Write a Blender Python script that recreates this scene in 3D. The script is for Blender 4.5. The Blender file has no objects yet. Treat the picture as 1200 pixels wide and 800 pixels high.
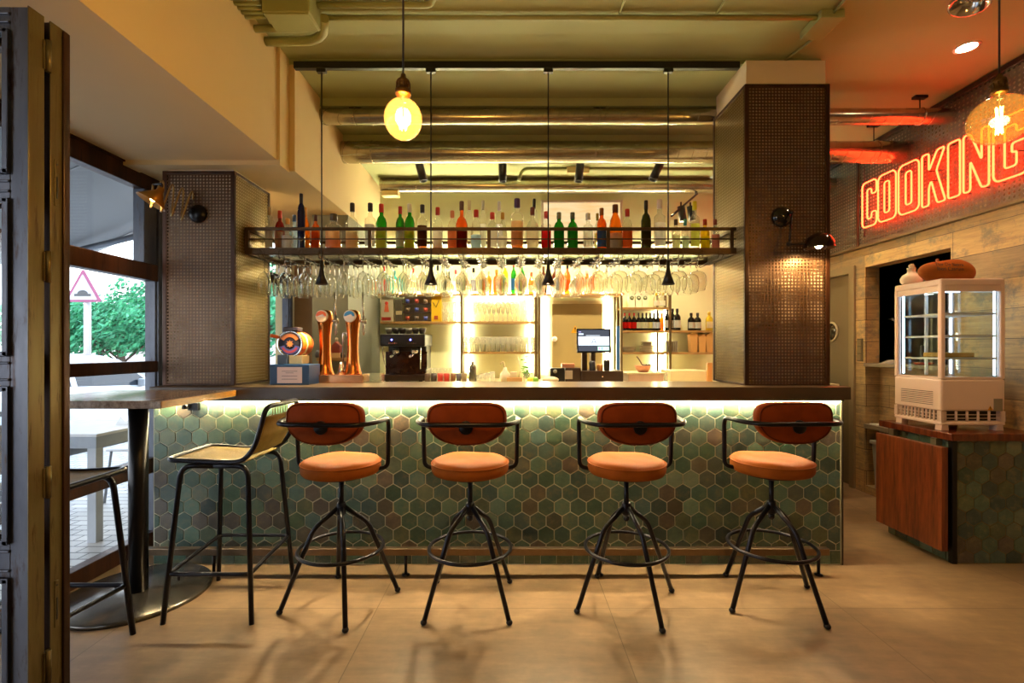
import bpy, math, random
from mathutils import Vector, Matrix
R = random.Random(7)
PI = math.pi
F = 565.0                     # focal length in pixels of the 1200 wide frame
CX, CY, HC = 600.0, 409.0, 1.33
def PX(px, Y): return (px - CX) * Y / F
def PZ(py, Y): return HC - (py - CY) * Y / F
SC = bpy.context.scene
COL = SC.collection

def lin(h):
    h = h.lstrip('#')
    o = []
    for i in (0, 2, 4):
        c = int(h[i:i+2], 16) / 255
        o.append(c / 12.92 if c <= .04045 else ((c + .055) / 1.055) ** 2.4)
    return (o[0], o[1], o[2], 1)

# ------------------------------------------------------------------ materials
class NT:
    def __init__(s, name):
        s.m = bpy.data.materials.new(name); s.m.use_nodes = True
        s.t = s.m.node_tree; s.t.nodes.clear()
        s.out = s.n('ShaderNodeOutputMaterial')
    def n(s, t, **kw):
        o = s.t.nodes.new(t)
        for k, v in kw.items():
            if hasattr(o, k): setattr(o, k, v)
        return o
    def l(s, a, b): s.t.links.new(a, b)
    def set(s, node, **kw):
        for k, v in kw.items(): node.inputs[k.replace('_', ' ')].default_value = v
        return node
    def math(s, op, a, b=None, c=None):
        m = s.n('ShaderNodeMath'); m.operation = op
        for i, v in enumerate((a, b, c)):
            if v is None: continue
            if isinstance(v, (int, float)): m.inputs[i].default_value = v
            else: s.l(v, m.inputs[i])
        return m.outputs[0]
    def mix(s, f, a, b, bt='MIX'):
        m = s.n('ShaderNodeMix'); m.data_type = 'RGBA'; m.blend_type = bt
        for i, v in ((0, f), (6, a), (7, b)):
            if isinstance(v, (int, float)): m.inputs[i].default_value = v
            elif isinstance(v, tuple): m.inputs[i].default_value = v
            else: s.l(v, m.inputs[i])
        return m.outputs[2]
    def coord(s, scale=(1, 1, 1), which='Object', rot=(0, 0, 0)):
        c = s.n('ShaderNodeTexCoord'); mp = s.n('ShaderNodeMapping')
        s.l(c.outputs[which], mp.inputs[0]); mp.inputs['Scale'].default_value = scale
        mp.inputs['Rotation'].default_value = rot
        return mp.outputs[0]
    def noise(s, vec, scale, detail=4, rough=.55):
        t = s.n('ShaderNodeTexNoise'); s.l(vec, t.inputs['Vector'])
        t.inputs['Scale'].default_value = scale; t.inputs['Detail'].default_value = detail
        t.inputs['Roughness'].default_value = rough
        return t.outputs['Fac']
    def ramp(s, fac, stops):
        r = s.n('ShaderNodeValToRGB'); e = r.color_ramp.elements
        while len(e) < len(stops): e.new(.5)
        for k, (p, c) in enumerate(stops):
            e[k].position = p; e[k].color = c if isinstance(c, tuple) else (c, c, c, 1)
        s.l(fac, r.inputs[0]); return r.outputs[0]
    def bump(s, h, strength=.3, dist=.01):
        b = s.n('ShaderNodeBump'); s.l(h, b.inputs['Height'])
        b.inputs['Strength'].default_value = strength; b.inputs['Distance'].default_value = dist
        return b.outputs[0]
    def pbsdf(s, color=None, rough=.5, metal=0, normal=None, **kw):
        p = s.n('ShaderNodeBsdfPrincipled')
        if color is not None:
            if isinstance(color, tuple): p.inputs['Base Color'].default_value = color
            else: s.l(color, p.inputs['Base Color'])
        if isinstance(rough, (int, float)): p.inputs['Roughness'].default_value = rough
        else: s.l(rough, p.inputs['Roughness'])
        p.inputs['Metallic'].default_value = metal
        if normal is not None: s.l(normal, p.inputs['Normal'])
        for k, v in kw.items(): p.inputs[k.replace('_', ' ')].default_value = v
        return p.outputs[0]
    def done(s, sh): s.l(sh, s.out.inputs['Surface']); return s.m

def m_plain(name, hexc, rough=.5, metal=0, var=.12, nscale=12, bump=0, bscale=60, **kw):
    t = NT(name); v = t.coord(); c = lin(hexc)
    nz = t.noise(v, nscale)
    d = tuple(x * (1 - var * 1.6) for x in c[:3]) + (1,)
    b = tuple(min(1, x * (1 + var)) for x in c[:3]) + (1,)
    col = t.mix(nz, d, b)
    nr = t.bump(t.noise(v, bscale), bump, .004) if bump else None
    return t.done(t.pbsdf(col, rough, metal, nr, **kw))

def m_emit(name, rgb, strength):
    t = NT(name); e = t.n('ShaderNodeEmission')
    e.inputs[0].default_value = (*rgb, 1); e.inputs[1].default_value = strength
    return t.done(e.outputs[0])

def m_thin(name, rgb=(1, 1, 1), refl=1.0, rough=.02, diffuse=0.0, dcol=None, ior=1.45):
    """thin clear or tinted glass: see-through plus fresnel reflection"""
    t = NT(name)
    tr = t.n('ShaderNodeBsdfTransparent'); tr.inputs[0].default_value = (*rgb, 1)
    gl = t.n('ShaderNodeBsdfGlossy'); gl.inputs['Roughness'].default_value = rough
    lw = t.n('ShaderNodeLayerWeight'); lw.inputs[0].default_value = .5
    f0 = ((ior-1)/(ior+1))**2
    frs = t.math('ADD', t.math('MULTIPLY', t.math('POWER', lw.outputs['Facing'], 4.5), 1-f0), f0)
    base = tr.outputs[0]
    if diffuse:
        d = t.n('ShaderNodeBsdfDiffuse'); d.inputs[0].default_value = (*(dcol or rgb), 1)
        tl = t.n('ShaderNodeBsdfTranslucent'); tl.inputs[0].default_value = (*(dcol or rgb), 1)
        a = t.n('ShaderNodeMixShader'); a.inputs[0].default_value = .6
        t.l(d.outputs[0], a.inputs[1]); t.l(tl.outputs[0], a.inputs[2])
        b = t.n('ShaderNodeMixShader'); b.inputs[0].default_value = diffuse
        t.l(tr.outputs[0], b.inputs[1]); t.l(a.outputs[0], b.inputs[2]); base = b.outputs[0]
    mx = t.n('ShaderNodeMixShader')
    t.l(t.math('MINIMUM', t.math('MULTIPLY', frs, refl), 1.0), mx.inputs[0])
    t.l(base, mx.inputs[1]); t.l(gl.outputs[0], mx.inputs[2])
    return t.done(mx.outputs[0])

def m_perf(name, hexc, pitch, rad, rough=.35, metal=.7, ax='XZ'):
    """perforated sheet metal: round holes go right through"""
    t = NT(name); c = t.n('ShaderNodeTexCoord'); s = t.n('ShaderNodeSeparateXYZ')
    t.l(c.outputs['Object'], s.inputs[0])
    o = {'X': s.outputs[0], 'Y': s.outputs[1], 'Z': s.outputs[2]}
    a = t.math('SUBTRACT', t.math('FRACT', t.math('DIVIDE', o[ax[0]], pitch)), .5)
    b = t.math('SUBTRACT', t.math('FRACT', t.math('DIVIDE', o[ax[1]], pitch)), .5)
    d = t.math('SQRT', t.math('ADD', t.math('MULTIPLY', a, a), t.math('MULTIPLY', b, b)))
    hole = t.math('LESS_THAN', d, rad / pitch)
    v = t.coord(); nz = t.noise(v, 9)
    cc = lin(hexc); col = t.mix(nz, tuple(x * .72 for x in cc[:3]) + (1,), tuple(min(1, x * 1.2) for x in cc[:3]) + (1,))
    p = t.pbsdf(col, rough, metal)
    tr = t.n('ShaderNodeBsdfTransparent'); mx = t.n('ShaderNodeMixShader')
    t.l(hole, mx.inputs[0]); t.l(p, mx.inputs[1]); t.l(tr.outputs[0], mx.inputs[2])
    return t.done(mx.outputs[0])

def m_steel(name, hexa, hexb, hexc='#2a1a10', rough=.35, metal=.75, scale=(3, 3, .6)):
    """raw mill-scale steel with brown patches"""
    t = NT(name); v = t.coord(scale)
    n1 = t.noise(v, 2.2, 6, .6); n2 = t.noise(v, 9, 6, .7)
    a = t.mix(t.ramp(n1, [(.35, 0.), (.65, 1.)]), lin(hexa), lin(hexb))
    col = t.mix(t.ramp(n2, [(.56, 0.), (.68, 1.)]), a, lin(hexc))
    r = t.math('ADD', t.math('MULTIPLY', n2, .35), rough - .15)
    return t.done(t.pbsdf(col, r, metal, t.bump(n2, .15, .003)))

def m_wood(name, hexa, hexb, axis=(1, 12, 12), rough=.4, bump=.15, sc=3):
    t = NT(name); v = t.coord(axis)
    n1 = t.noise(v, sc, 7, .62); n2 = t.noise(v, sc * 6, 4, .6)
    f = t.math('ADD', t.math('MULTIPLY', n1, .75), t.math('MULTIPLY', n2, .25))
    col = t.ramp(f, [(.38, lin(hexa)), (.5, tuple((x + y) / 2 for x, y in zip(lin(hexa), lin(hexb)))), (.62, lin(hexb))])
    return t.done(t.pbsdf(col, rough, 0, t.bump(f, bump, .004)))

# ------------------------------------------------------------------ mesh builder
def frames(pts, closed):
    n = len(pts); T = []
    for i in range(n):
        a = pts[(i - 1) % n] if (closed or i > 0) else pts[i]
        b = pts[(i + 1) % n] if (closed or i < n - 1) else pts[i]
        d = (b - a); T.append(d.normalized() if d.length > 1e-9 else Vector((0, 0, 1)))
    u = T[0].orthogonal().normalized(); out = []
    for i in range(n):
        u = (u - T[i] * u.dot(T[i]))
        u = u.normalized() if u.length > 1e-6 else T[i].orthogonal().normalized()
        out.append((u.copy(), T[i].cross(u).normalized()))
    return out

def fillet(pts, r, seg=6, closed=False):
    pts = [Vector(p) for p in pts]; n = len(pts); out = []
    for i in range(n):
        if not closed and i in (0, n - 1): out.append(pts[i]); continue
        a, b, c = pts[(i - 1) % n], pts[i], pts[(i + 1) % n]
        u, w = (a - b), (c - b); lu, lw = u.length, w.length
        d = min(r, lu * .49, lw * .49); u.normalize(); w.normalize()
        p, q = b + u * d, b + w * d
        for k in range(seg + 1):
            t = k / seg
            out.append(p * (1 - t) ** 2 + b * 2 * t * (1 - t) + q * t * t)
    return out

class MB:
    def __init__(s): s.v = []; s.f = []; s.sm = []; s.mi = []; s.cur = 0; s.col = {}
    def add(s, vs, fs, smooth=False):
        o = len(s.v); s.v += [Vector(v) for v in vs]
        for f in fs: s.f.append([i + o for i in f]); s.sm.append(smooth); s.mi.append(s.cur)
        return s
    def mat(s, i): s.cur = i; return s
    def box(s, x0, x1, y0, y1, z0, z1):
        x0, x1 = min(x0, x1), max(x0, x1); y0, y1 = min(y0, y1), max(y0, y1); z0, z1 = min(z0, z1), max(z0, z1)
        return s.add([(x0,y0,z0),(x1,y0,z0),(x1,y1,z0),(x0,y1,z0),(x0,y0,z1),(x1,y0,z1),(x1,y1,z1),(x0,y1,z1)],
                     [(0,3,2,1),(4,5,6,7),(0,1,5,4),(1,2,6,5),(2,3,7,6),(3,0,4,7)])
    def cbox(s, c, d): return s.box(c[0]-d[0]/2, c[0]+d[0]/2, c[1]-d[1]/2, c[1]+d[1]/2, c[2]-d[2]/2, c[2]+d[2]/2)
    def obox(s, c, ax, d):
        ax = [Vector(a).normalized() for a in ax]; c = Vector(c); vs = []
        for sz in (-.5, .5):
            for sx, sy in ((-.5,-.5),(.5,-.5),(.5,.5),(-.5,.5)):
                vs.append(c + ax[0]*d[0]*sx + ax[1]*d[1]*sy + ax[2]*d[2]*sz)
        return s.add(vs, [(0,3,2,1),(4,5,6,7),(0,1,5,4),(1,2,6,5),(2,3,7,6),(3,0,4,7)])
    def tube(s, pts, r, n=10, closed=False, cap=True, r2=None):
        pts = [Vector(p) for p in pts]; fr = frames(pts, closed); m = len(pts); vs = []
        for i, p in enumerate(pts):
            rr = r if r2 is None else r + (r2 - r) * i / (m - 1)
            if isinstance(r, (list, tuple)): rr = r[i]
            u, w = fr[i]
            for k in range(n):
                a = 2 * PI * k / n; vs.append(p + u * math.cos(a) * rr + w * math.sin(a) * rr)
        fs = []
        for i in range(m if closed else m - 1):
            j = (i + 1) % m
            for k in range(n): fs.append((i*n+k, i*n+(k+1)%n, j*n+(k+1)%n, j*n+k))
        s.add(vs, fs, True)
        if cap and not closed:
            o = len(s.v) - len(vs)
            s.f.append([o + k for k in range(n)][::-1]); s.sm.append(False); s.mi.append(s.cur)
            s.f.append([o + (m-1)*n + k for k in range(n)]); s.sm.append(False); s.mi.append(s.cur)
        return s
    def cyl(s, a, b, r, n=20): return s.tube([a, b], r, n)
    def lathe(s, prof, c=(0,0,0), n=24, axis='Z', smooth=True, cap=False):
        vs = []
        for (r, z) in prof:
            for k in range(n):
                a = 2*PI*k/n; x, y = r*math.cos(a), r*math.sin(a)
                if axis == 'Z': p = (x, y, z)
                elif axis == 'Y': p = (x, z, y)
                else: p = (z, x, y)
                vs.append((p[0]+c[0], p[1]+c[1], p[2]+c[2]))
        m = len(prof); fs = []
        for i in range(m-1):
            for k in range(n): fs.append((i*n+k, i*n+(k+1)%n, (i+1)*n+(k+1)%n, (i+1)*n+k))
        s.add(vs, fs, smooth)
        if cap:
            o = len(s.v) - len(vs)
            for base, rev in ((0, True), ((m-1)*n, False)):
                f = [o+base+k for k in range(n)]
                s.f.append(f[::-1] if rev else f); s.sm.append(False); s.mi.append(s.cur)
        return s
    def prism(s, poly, y0, y1, plane='XZ', smooth=False):
        n = len(poly)
        def P(a, b, d):
            return {'XZ': (a, d, b), 'XY': (a, b, d), 'YZ': (d, a, b)}[plane]
        vs = [P(a, b, y0) for a, b in poly] + [P(a, b, y1) for a, b in poly]
        s.add(vs, [tuple(range(n)), tuple(range(2*n-1, n-1, -1))])
        fs = [(i, n+i, n+(i+1) % n, (i+1) % n) for i in range(n)]
        o = len(s.v) - 2*n
        for f in fs: s.f.append([q+o for q in f]); s.sm.append(smooth); s.mi.append(s.cur)
        return s
    def sphere(s, c, r, n=16, m=10, sc=(1,1,1)):
        prof = []
        vs = []; fs = []
        for i in range(m+1):
            t = PI*i/m
            for k in range(n):
                a = 2*PI*k/n
                vs.append((c[0]+r*sc[0]*math.sin(t)*math.cos(a), c[1]+r*sc[1]*math.sin(t)*math.sin(a), c[2]-r*sc[2]*math.cos(t)))
        for i in range(m):
            for k in range(n): fs.append((i*n+k, i*n+(k+1)%n, (i+1)*n+(k+1)%n, (i+1)*n+k))
        return s.add(vs, fs, True)
    def build(s, name, mats, parent=None, bevel=0, origin=None, seg=2, recalc=True):
        if origin is None:
            if parent is not None: origin = wloc(parent)
            else:
                xs = [v.x for v in s.v]; ys = [v.y for v in s.v]; zs = [v.z for v in s.v]
                origin = Vector(((min(xs)+max(xs))/2, (min(ys)+max(ys))/2, min(zs)))
        origin = Vector(origin)
        me = bpy.data.meshes.new(name)
        me.from_pydata([tuple(v - origin) for v in s.v], [], s.f)
        me.polygons.foreach_set('use_smooth', s.sm); me.polygons.foreach_set('material_index', s.mi)
        for m in (mats if isinstance(mats, (list, tuple)) else [mats]): me.materials.append(m)
        if recalc:
            import bmesh
            bm = bmesh.new(); bm.from_mesh(me)
            bmesh.ops.remove_doubles(bm, verts=bm.verts, dist=1e-6)
            bmesh.ops.recalc_face_normals(bm, faces=bm.faces); bm.to_mesh(me); bm.free()
        me.update()
        o = bpy.data.objects.new(name, me); COL.objects.link(o)
        if parent is not None:
            o.parent = parent; o.location = origin - wloc(parent)
        else: o.location = origin
        if bevel:
            b = o.modifiers.new('bevel', 'BEVEL'); b.width = bevel; b.segments = seg
            b.limit_method = 'ANGLE'; b.angle_limit = .7; b.harden_normals = False
        return o

def wloc(o):
    v = Vector((0, 0, 0))
    while o is not None: v += o.location; o = o.parent
    return v

def tag(o, label=None, cat=None, group=None, kind=None):
    if label: o['label'] = label
    if cat: o['category'] = cat
    if group: o['group'] = group
    if kind: o['kind'] = kind
    return o
def struct(o): o['kind'] = 'structure'; return o
def thing(name, loc, label, cat, group=None, kind=None):
    o = bpy.data.objects.new(name, None); COL.objects.link(o); o.location = loc
    o.empty_display_size = .1
    return tag(o, label, cat, group, kind)
def children(o): return [c for c in bpy.data.objects if c.parent == o]
def copy_tree(o, parent=None):
    c = o.copy(); COL.objects.link(c)
    if parent is not None: c.parent = parent
    for ch in list(o.children): copy_tree(ch, c)
    return c
def text(body, size, mat, parent, loc, rot, depth=.001, name='lettering', align='CENTER'):
    cu = bpy.data.curves.new(name, 'FONT'); cu.body = body; cu.size = size; cu.extrude = depth
    cu.align_x = align; cu.align_y = 'CENTER'; cu.materials.append(mat)
    o = bpy.data.objects.new(name, cu); COL.objects.link(o)
    if parent is not None: o.parent = parent; o.location = Vector(loc) - wloc(parent)
    else: o.location = loc
    o.rotation_euler = rot
    bpy.context.view_layer.update()
    me = bpy.data.meshes.new_from_object(o.evaluated_get(bpy.context.evaluated_depsgraph_get()))
    q = bpy.data.objects.new(name, me); COL.objects.link(q); q.parent = o.parent; q.location = o.location; q.rotation_euler = o.rotation_euler
    bpy.data.objects.remove(o); o = q
    return o
def light(name, kind, loc, power, color, parent=None, **kw):
    d = bpy.data.lights.new(name, kind); d.energy = power; d.color = color
    for k, v in kw.items():
        if hasattr(d, k): setattr(d, k, v)
    o = bpy.data.objects.new(name, d); COL.objects.link(o)
    if parent is not None: o.parent = parent; o.location = Vector(loc) - wloc(parent)
    else: o.location = loc
    if 'rot' in kw: o.rotation_euler = kw['rot']
    return o
# ------------------------------------------------------------------ materials used all over
M = {}
M['cream'] = m_plain('cream_paint', '#d8c294', .75, var=.04, nscale=2, bump=.05, bscale=90)
M['grey_paint'] = m_plain('olive_grey_paint', '#7c7f74', .6, var=.05, nscale=2)
M['sage'] = m_plain('sage_ceiling_paint', '#a0a578', .7, var=.05, nscale=1.5, bump=.04)
M['plaster'] = m_plain('pale_plaster', '#e0d0b8', .75, var=.04, nscale=3)
M['backwall'] = m_plain('bar_back_wall', '#e6e8bc', .6, var=.05, nscale=2)
M['black'] = m_plain('black_powder_coat', '#141314', .35, 0, var=.2)
M['black_metal'] = m_plain('black_metal', '#1c1a1c', .3, .6, var=.25, nscale=30)
M['stool_metal'] = m_plain('gunmetal_tube', '#24232a', .28, .75, var=.25, nscale=25)
M['raw_steel'] = m_steel('raw_steel', '#4a4646', '#7a7372', '#4a2c16')
M['blue_steel'] = m_steel('blue_steel', '#3c3f4a', '#60646e', '#40302c', rough=.4, metal=.55)
M['gold_steel'] = m_steel('varnished_steel', '#5c5030', '#766a46', '#3c2412', rough=.38, metal=.6, scale=(6, 6, .5))
M['dark_steel'] = m_steel('dark_varnished_steel', '#2a180e', '#4c2c18', '#1a0e08', rough=.35, metal=.5, scale=(6, 6, .5))
M['rack_metal'] = m_plain('dark_bronze_frame', '#54402a', .45, .6, var=.25, nscale=20)
M['galv'] = None
M['chrome'] = m_plain('chrome', '#d8d8d8', .12, 1, var=.05)
M['copper'] = m_plain('polished_copper', '#d07a3c', .18, 1, var=.12, nscale=8)
M['brass'] = m_plain('old_brass', '#6a4a22', .35, .9, var=.3, nscale=30)
M['leather'] = None
M['glass'] = m_thin('window_glass', (.95, .97, .97), .7, .0)
def m_realglass(name, ior=1.45, rgb=(.99, .995, .985)):
    t = NT(name); g = t.n('ShaderNodeBsdfGlass'); g.inputs['Color'].default_value = (*rgb, 1)
    g.inputs['Roughness'].default_value = 0; g.inputs['IOR'].default_value = ior; return t.done(g.outputs[0])
M['wine'] = m_realglass('stemware_glass')
M['white'] = m_plain('white_enamel', '#e9e0d8', .35, var=.03)
M['wood_dark'] = m_wood('dark_walnut', '#2e1a0c', '#5c3a1c', (1, 10, 10), .35)
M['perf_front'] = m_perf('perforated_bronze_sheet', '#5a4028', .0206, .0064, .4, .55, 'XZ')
M['perf_side_lit'] = m_perf('perforated_bronze_side_lit', '#8e7a50', .0206, .0058, .34, .65, 'YZ')  # paler than the front sheet: glancing light is put into the colour
M['perf_sign'] = m_perf('perforated_zinc_sheet', '#5e5446', .032, .0088, .4, .5, 'YZ')

def mk_galv():
    t = NT('galvanised_duct'); v = t.coord((1, 1, 1))
    n = t.noise(v, 14, 3); col = t.mix(n, lin('#a09a88'), lin('#cfc8b4'))
    v2 = t.coord((.6, 8, 8)); n2 = t.noise(v2, 4, 3)
    return t.done(t.pbsdf(col, t.math('ADD', t.math('MULTIPLY', n2, .2), .14), 1, t.bump(n, .15, .004)))
M['galv'] = mk_galv()
def mk_leather(name, h, dark=.55):
    t = NT(name); v = t.coord(); c = lin(h)
    n = t.noise(v, 7, 5, .6); col = t.mix(t.ramp(n, [(.35, 0.), (.65, 1.)]), tuple(x*dark for x in c[:3])+(1,), c)
    vo = t.n('ShaderNodeTexVoronoi'); t.l(v, vo.inputs['Vector']); vo.inputs['Scale'].default_value = 420
    h2 = t.math('ADD', t.math('MULTIPLY', vo.outputs['Distance'], .4), t.math('MULTIPLY', t.noise(v, 22), .8))
    return t.done(t.pbsdf(col, .58, 0, t.bump(h2, .25, .003), Specular_IOR_Level=.3, IOR=1.2))
M['leather'] = mk_leather('tan_leather', '#a0561c', .72)
M['leather_back'] = mk_leather('cognac_leather', '#8a3c14', .7)
M['leather_old'] = mk_leather('worn_olive_leather', '#7c6836', .55)

def mk_floor():
    t = NT('concrete_look_floor_tile'); v = t.coord()
    s = t.n('ShaderNodeSeparateXYZ'); t.l(v, s.inputs[0])
    def joint(o, off):
        f = t.math('FRACT', t.math('DIVIDE', t.math('SUBTRACT', o, off), 1.192))
        d = t.math('ABSOLUTE', t.math('SUBTRACT', f, .5))
        return t.math('GREATER_THAN', d, .5 - .0017)
    g = t.math('MAXIMUM', joint(s.outputs[0], .4996), joint(s.outputs[1], 2.476))
    ix = t.math('FLOOR', t.math('DIVIDE', t.math('SUBTRACT', s.outputs[0], .4996), 1.192))
    iy = t.math('FLOOR', t.math('DIVIDE', t.math('SUBTRACT', s.outputs[1], 2.476), 1.192))
    cb = t.n('ShaderNodeCombineXYZ'); t.l(ix, cb.inputs[0]); t.l(iy, cb.inputs[1])
    wn = t.n('ShaderNodeTexWhiteNoise'); t.l(cb.outputs[0], wn.inputs['Vector'])
    n1 = t.noise(v, 1.6, 6, .62); n2 = t.noise(v, 9, 5, .6)
    n3 = t.noise(t.coord((1, 5, 1), rot=(0, 0, .5)), 5, 4, .6)
    f = t.math('ADD', t.math('MULTIPLY', n1, .5), t.math('ADD', t.math('MULTIPLY', n2, .25), t.math('MULTIPLY', n3, .25)))
    f = t.math('ADD', f, t.math('MULTIPLY', t.math('SUBTRACT', wn.outputs['Value'], .5), .06))
    c = t.ramp(f, [(.36, lin('#68553f')), (.5, lin('#80684c')), (.64, lin('#987c5c'))])
    c = t.mix(g, c, lin('#5a4630'))
    r = t.math('ADD', .30, t.math('MULTIPLY', f, .25))
    nm = t.bump(t.math('SUBTRACT', t.math('MULTIPLY', f, .3), g), .12, .004)
    return t.done(t.pbsdf(c, r, 0, nm))
M['floor'] = mk_floor()

def mk_planks():
    """reclaimed-wood look wall tiles laid along Y on the side wall"""
    t = NT('reclaimed_plank_tiles'); c = t.n('ShaderNodeTexCoord'); s = t.n('ShaderNodeSeparateXYZ')
    t.l(c.outputs['Object'], s.inputs[0]); cb = t.n('ShaderNodeCombineXYZ')
    t.l(t.math('ADD', s.outputs[1], s.outputs[0]), cb.inputs[0]); t.l(s.outputs[2], cb.inputs[1])
    b = t.n('ShaderNodeTexBrick'); t.l(cb.outputs[0], b.inputs['Vector'])
    b.inputs['Scale'].default_value = 1; b.inputs['Brick Width'].default_value = .9; b.inputs['Row Height'].default_value = .2
    b.inputs['Mortar Size'].default_value = .0022; b.offset = .37
    b.inputs['Color1'].default_value = lin('#94836a'); b.inputs['Color2'].default_value = lin('#ccb284')
    b.inputs['Mortar'].default_value = lin('#4a3a28'); b.inputs['Bias'].default_value = .1
    mp = t.n('ShaderNodeMapping'); t.l(cb.outputs[0], mp.inputs[0]); mp.inputs['Scale'].default_value = (1.2, 14, 1)
    n = t.noise(mp.outputs[0], 3, 8, .7); n2 = t.noise(cb.outputs[0], 5, 8, .75)
    v1 = t.ramp(n, [(.3, lin('#7a6c58')), (.5, lin('#bcaa86')), (.7, lin('#e8d6ae'))])
    col = t.mix(.6, b.outputs['Color'], v1, 'OVERLAY')
    col = t.mix(t.ramp(n2, [(.5, 0.), (.62, .75)]), col, lin('#6d6c60'))
    return t.done(t.pbsdf(col, .5, 0, t.bump(t.math('SUBTRACT', n, t.math('MULTIPLY', b.outputs['Fac'], .8)), .25, .004)))
M['planks'] = mk_planks()

# hexagonal zellige-like tiles: each face carries its own base colour in an attribute
def mk_hex():
    t = NT('glazed_hexagon_tiles')
    a = t.n('ShaderNodeAttribute'); a.attribute_name = 'tile_colour'
    v = t.coord(); n = t.noise(v, 16, 6, .7); n2 = t.noise(t.coord((1, 1, 2.4), rot=(.3, .5, .2)), 40, 4, .7)
    d = t.math('ADD', .10, t.math('MULTIPLY', t.math('ADD', t.math('MULTIPLY', n, 1.4), t.math('MULTIPLY', n2, .6)), .90))
    k = t.mix(1., a.outputs['Color'], d, 'MULTIPLY')
    k = t.mix(t.ramp(n, [(.52, 0.), (.70, .4)]), k, lin('#8a7048'))
    return t.done(t.pbsdf(k, t.math('ADD', .22, t.math('MULTIPLY', n, .3)), 0, t.bump(n2, .2, .002)))
M['hex'] = mk_hex()
M['grout'] = m_plain('tile_grout', '#ccc6aa', .8, var=.08)
HEXCOL = ['#4c6a56', '#56705c', '#455e56', '#64806a', '#6e7e66', '#40544c', '#566052', '#605e4c', '#4a685a', '#54726a', '#5c6a4e', '#435e4c', '#5c7a66', '#645e50', '#4e6a50', '#50685e']
def clip(poly, x0, x1, z0, z1):
    for ax, lim, sg in ((0, x0, 1), (0, x1, -1), (1, z0, 1), (1, z1, -1)):
        out = []; n = len(poly)
        for i in range(n):
            p, q = poly[i], poly[(i+1) % n]
            dp, dq = (p[ax]-lim)*sg, (q[ax]-lim)*sg
            if dp >= 0: out.append(p)
            if dp*dq < 0:
                f = dp/(dp-dq); out.append((p[0]+(q[0]-p[0])*f, p[1]+(q[1]-p[1])*f))
        poly = out
        if len(poly) < 3: return []
    return poly
def hex_panel(name, x0, x1, z0, z1, y, pitch, parent, seed, plane='XZ', phase=(0, 0), gap=.006):
    rr = random.Random(seed); verts = []; faces = []; cols = []
    rad = pitch / math.sqrt(3); dz = rad * 1.5; th = .0025
    j0 = int((z0) / dz) - 2
    for j in range(j0, int(z1/dz) + 3):
        for i in range(int((x0) / pitch) - 2, int(x1/pitch) + 3):
            cx = i*pitch + (pitch/2 if j % 2 else 0) + phase[0]; cz = j*dz + phase[1]
            P = [(cx + (rad-gap/2*1.15)*math.sin(PI/3*k), cz + (rad-gap/2*1.15)*math.cos(PI/3*k)) for k in range(6)]
            P = clip(P, x0+.001, x1-.001, z0+.001, z1-.001)
            if len(P) < 3: continue
            mx = sum(p[0] for p in P)/len(P); mz = sum(p[1] for p in P)/len(P)
            inner = [(mx+(p[0]-mx)*.965, mz+(p[1]-mz)*.965) for p in P]
            o = len(verts); n = len(P); hh = lin(rr.choice(HEXCOL)); kk = rr.uniform(.75, 1.15)
            c = (hh[0]*kk*.82, hh[1]*kk*.78, hh[2]*kk*.78, 1)
            def W(a, b, d): return (a, y-d, b) if plane == 'XZ' else (y-d, a, b)
            verts += [W(a, b, 0) for a, b in P] + [W(a, b, th) for a, b in P] + [W(a, b, th+.0015) for a, b in inner]
            faces.append([o+2*n+k for k in range(n)]); cols.append(c)
            for k in range(n):
                k2 = (k+1) % n
                faces.append([o+k, o+k2, o+n+k2, o+n+k]); cols.append(c)
                faces.append([o+n+k, o+n+k2, o+2*n+k2, o+2*n+k]); cols.append(c)
    m = MB(); m.v = [Vector(v) for v in verts]; m.f = faces; m.sm = [False]*len(faces); m.mi = [0]*len(faces)
    ob = m.build(name, M['hex'], parent, recalc=False)
    at = ob.data.attributes.new('tile_colour', 'FLOAT_COLOR', 'FACE')
    for k, c in enumerate(cols): at.data[k].color = c
    return ob

# ------------------------------------------------------------------ room shell
RX = 3.28                      # right wall face
LX = -2.44                     # left window wall face
ZF, ZB = 3.2075, 3.174         # ceiling heights, room side and over the bar
struct(MB().box(LX-.06, 5.0, -2.6, 6.0, -.12, 0).build('floor', M['floor'], origin=(0, 0, 0)))
c = MB(); c.box(-2.6, 5.0, -2.6, 3.12, ZF, 3.4)
c.box(2.0, 5.0, 3.12, 6.0, ZF, 3.4); c.box(-2.6, 2.0, 3.12, 3.54, ZB, 3.4); c.box(-2.6, 2.0, 3.54, 4.02, 3.116, 3.4); c.box(-2.6, 2.0, 4.02, 6.0, 3.059, 3.4)
struct(c.build('ceiling', M['sage'], origin=(0, 0, 3)))
b = MB(); b.box(-2.6, -1.46, -2.6, 3.0, 2.506, 3.2075); b.box(-2.6, -1.445, 3.0, 3.13, 2.476, 3.2075)
b.box(-2.6, -1.41, 3.13, 5.6, 2.484, 3.2)
struct(b.build('ceiling_bulkhead', M['cream'], origin=(0, 0, 2.5)))
b = MB(); b.box(-1.72, -1.41, 4.15, 5.3, 0, 2.484)
struct(b.build('wall_partition', M['grey_paint'], origin=(0, 0, 0)))
struct(MB().box(-1.41, 5.0, 5.15, 5.3, 0, 3.1).build('wall_back', M['backwall'], origin=(0, 0, 0)))
struct(MB().box(-2.6, -1.41, 5.45, 5.6, 0, 2.6).build('wall_nook', m_plain('brown_nook_wall', '#9a7a5a', .7), origin=(0, 0, 0)))
struct(MB().box(-2.6, 5.0, -2.75, -2.6, 0, 3.4).build('wall_front', M['cream'], origin=(0, 0, 0)))
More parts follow.
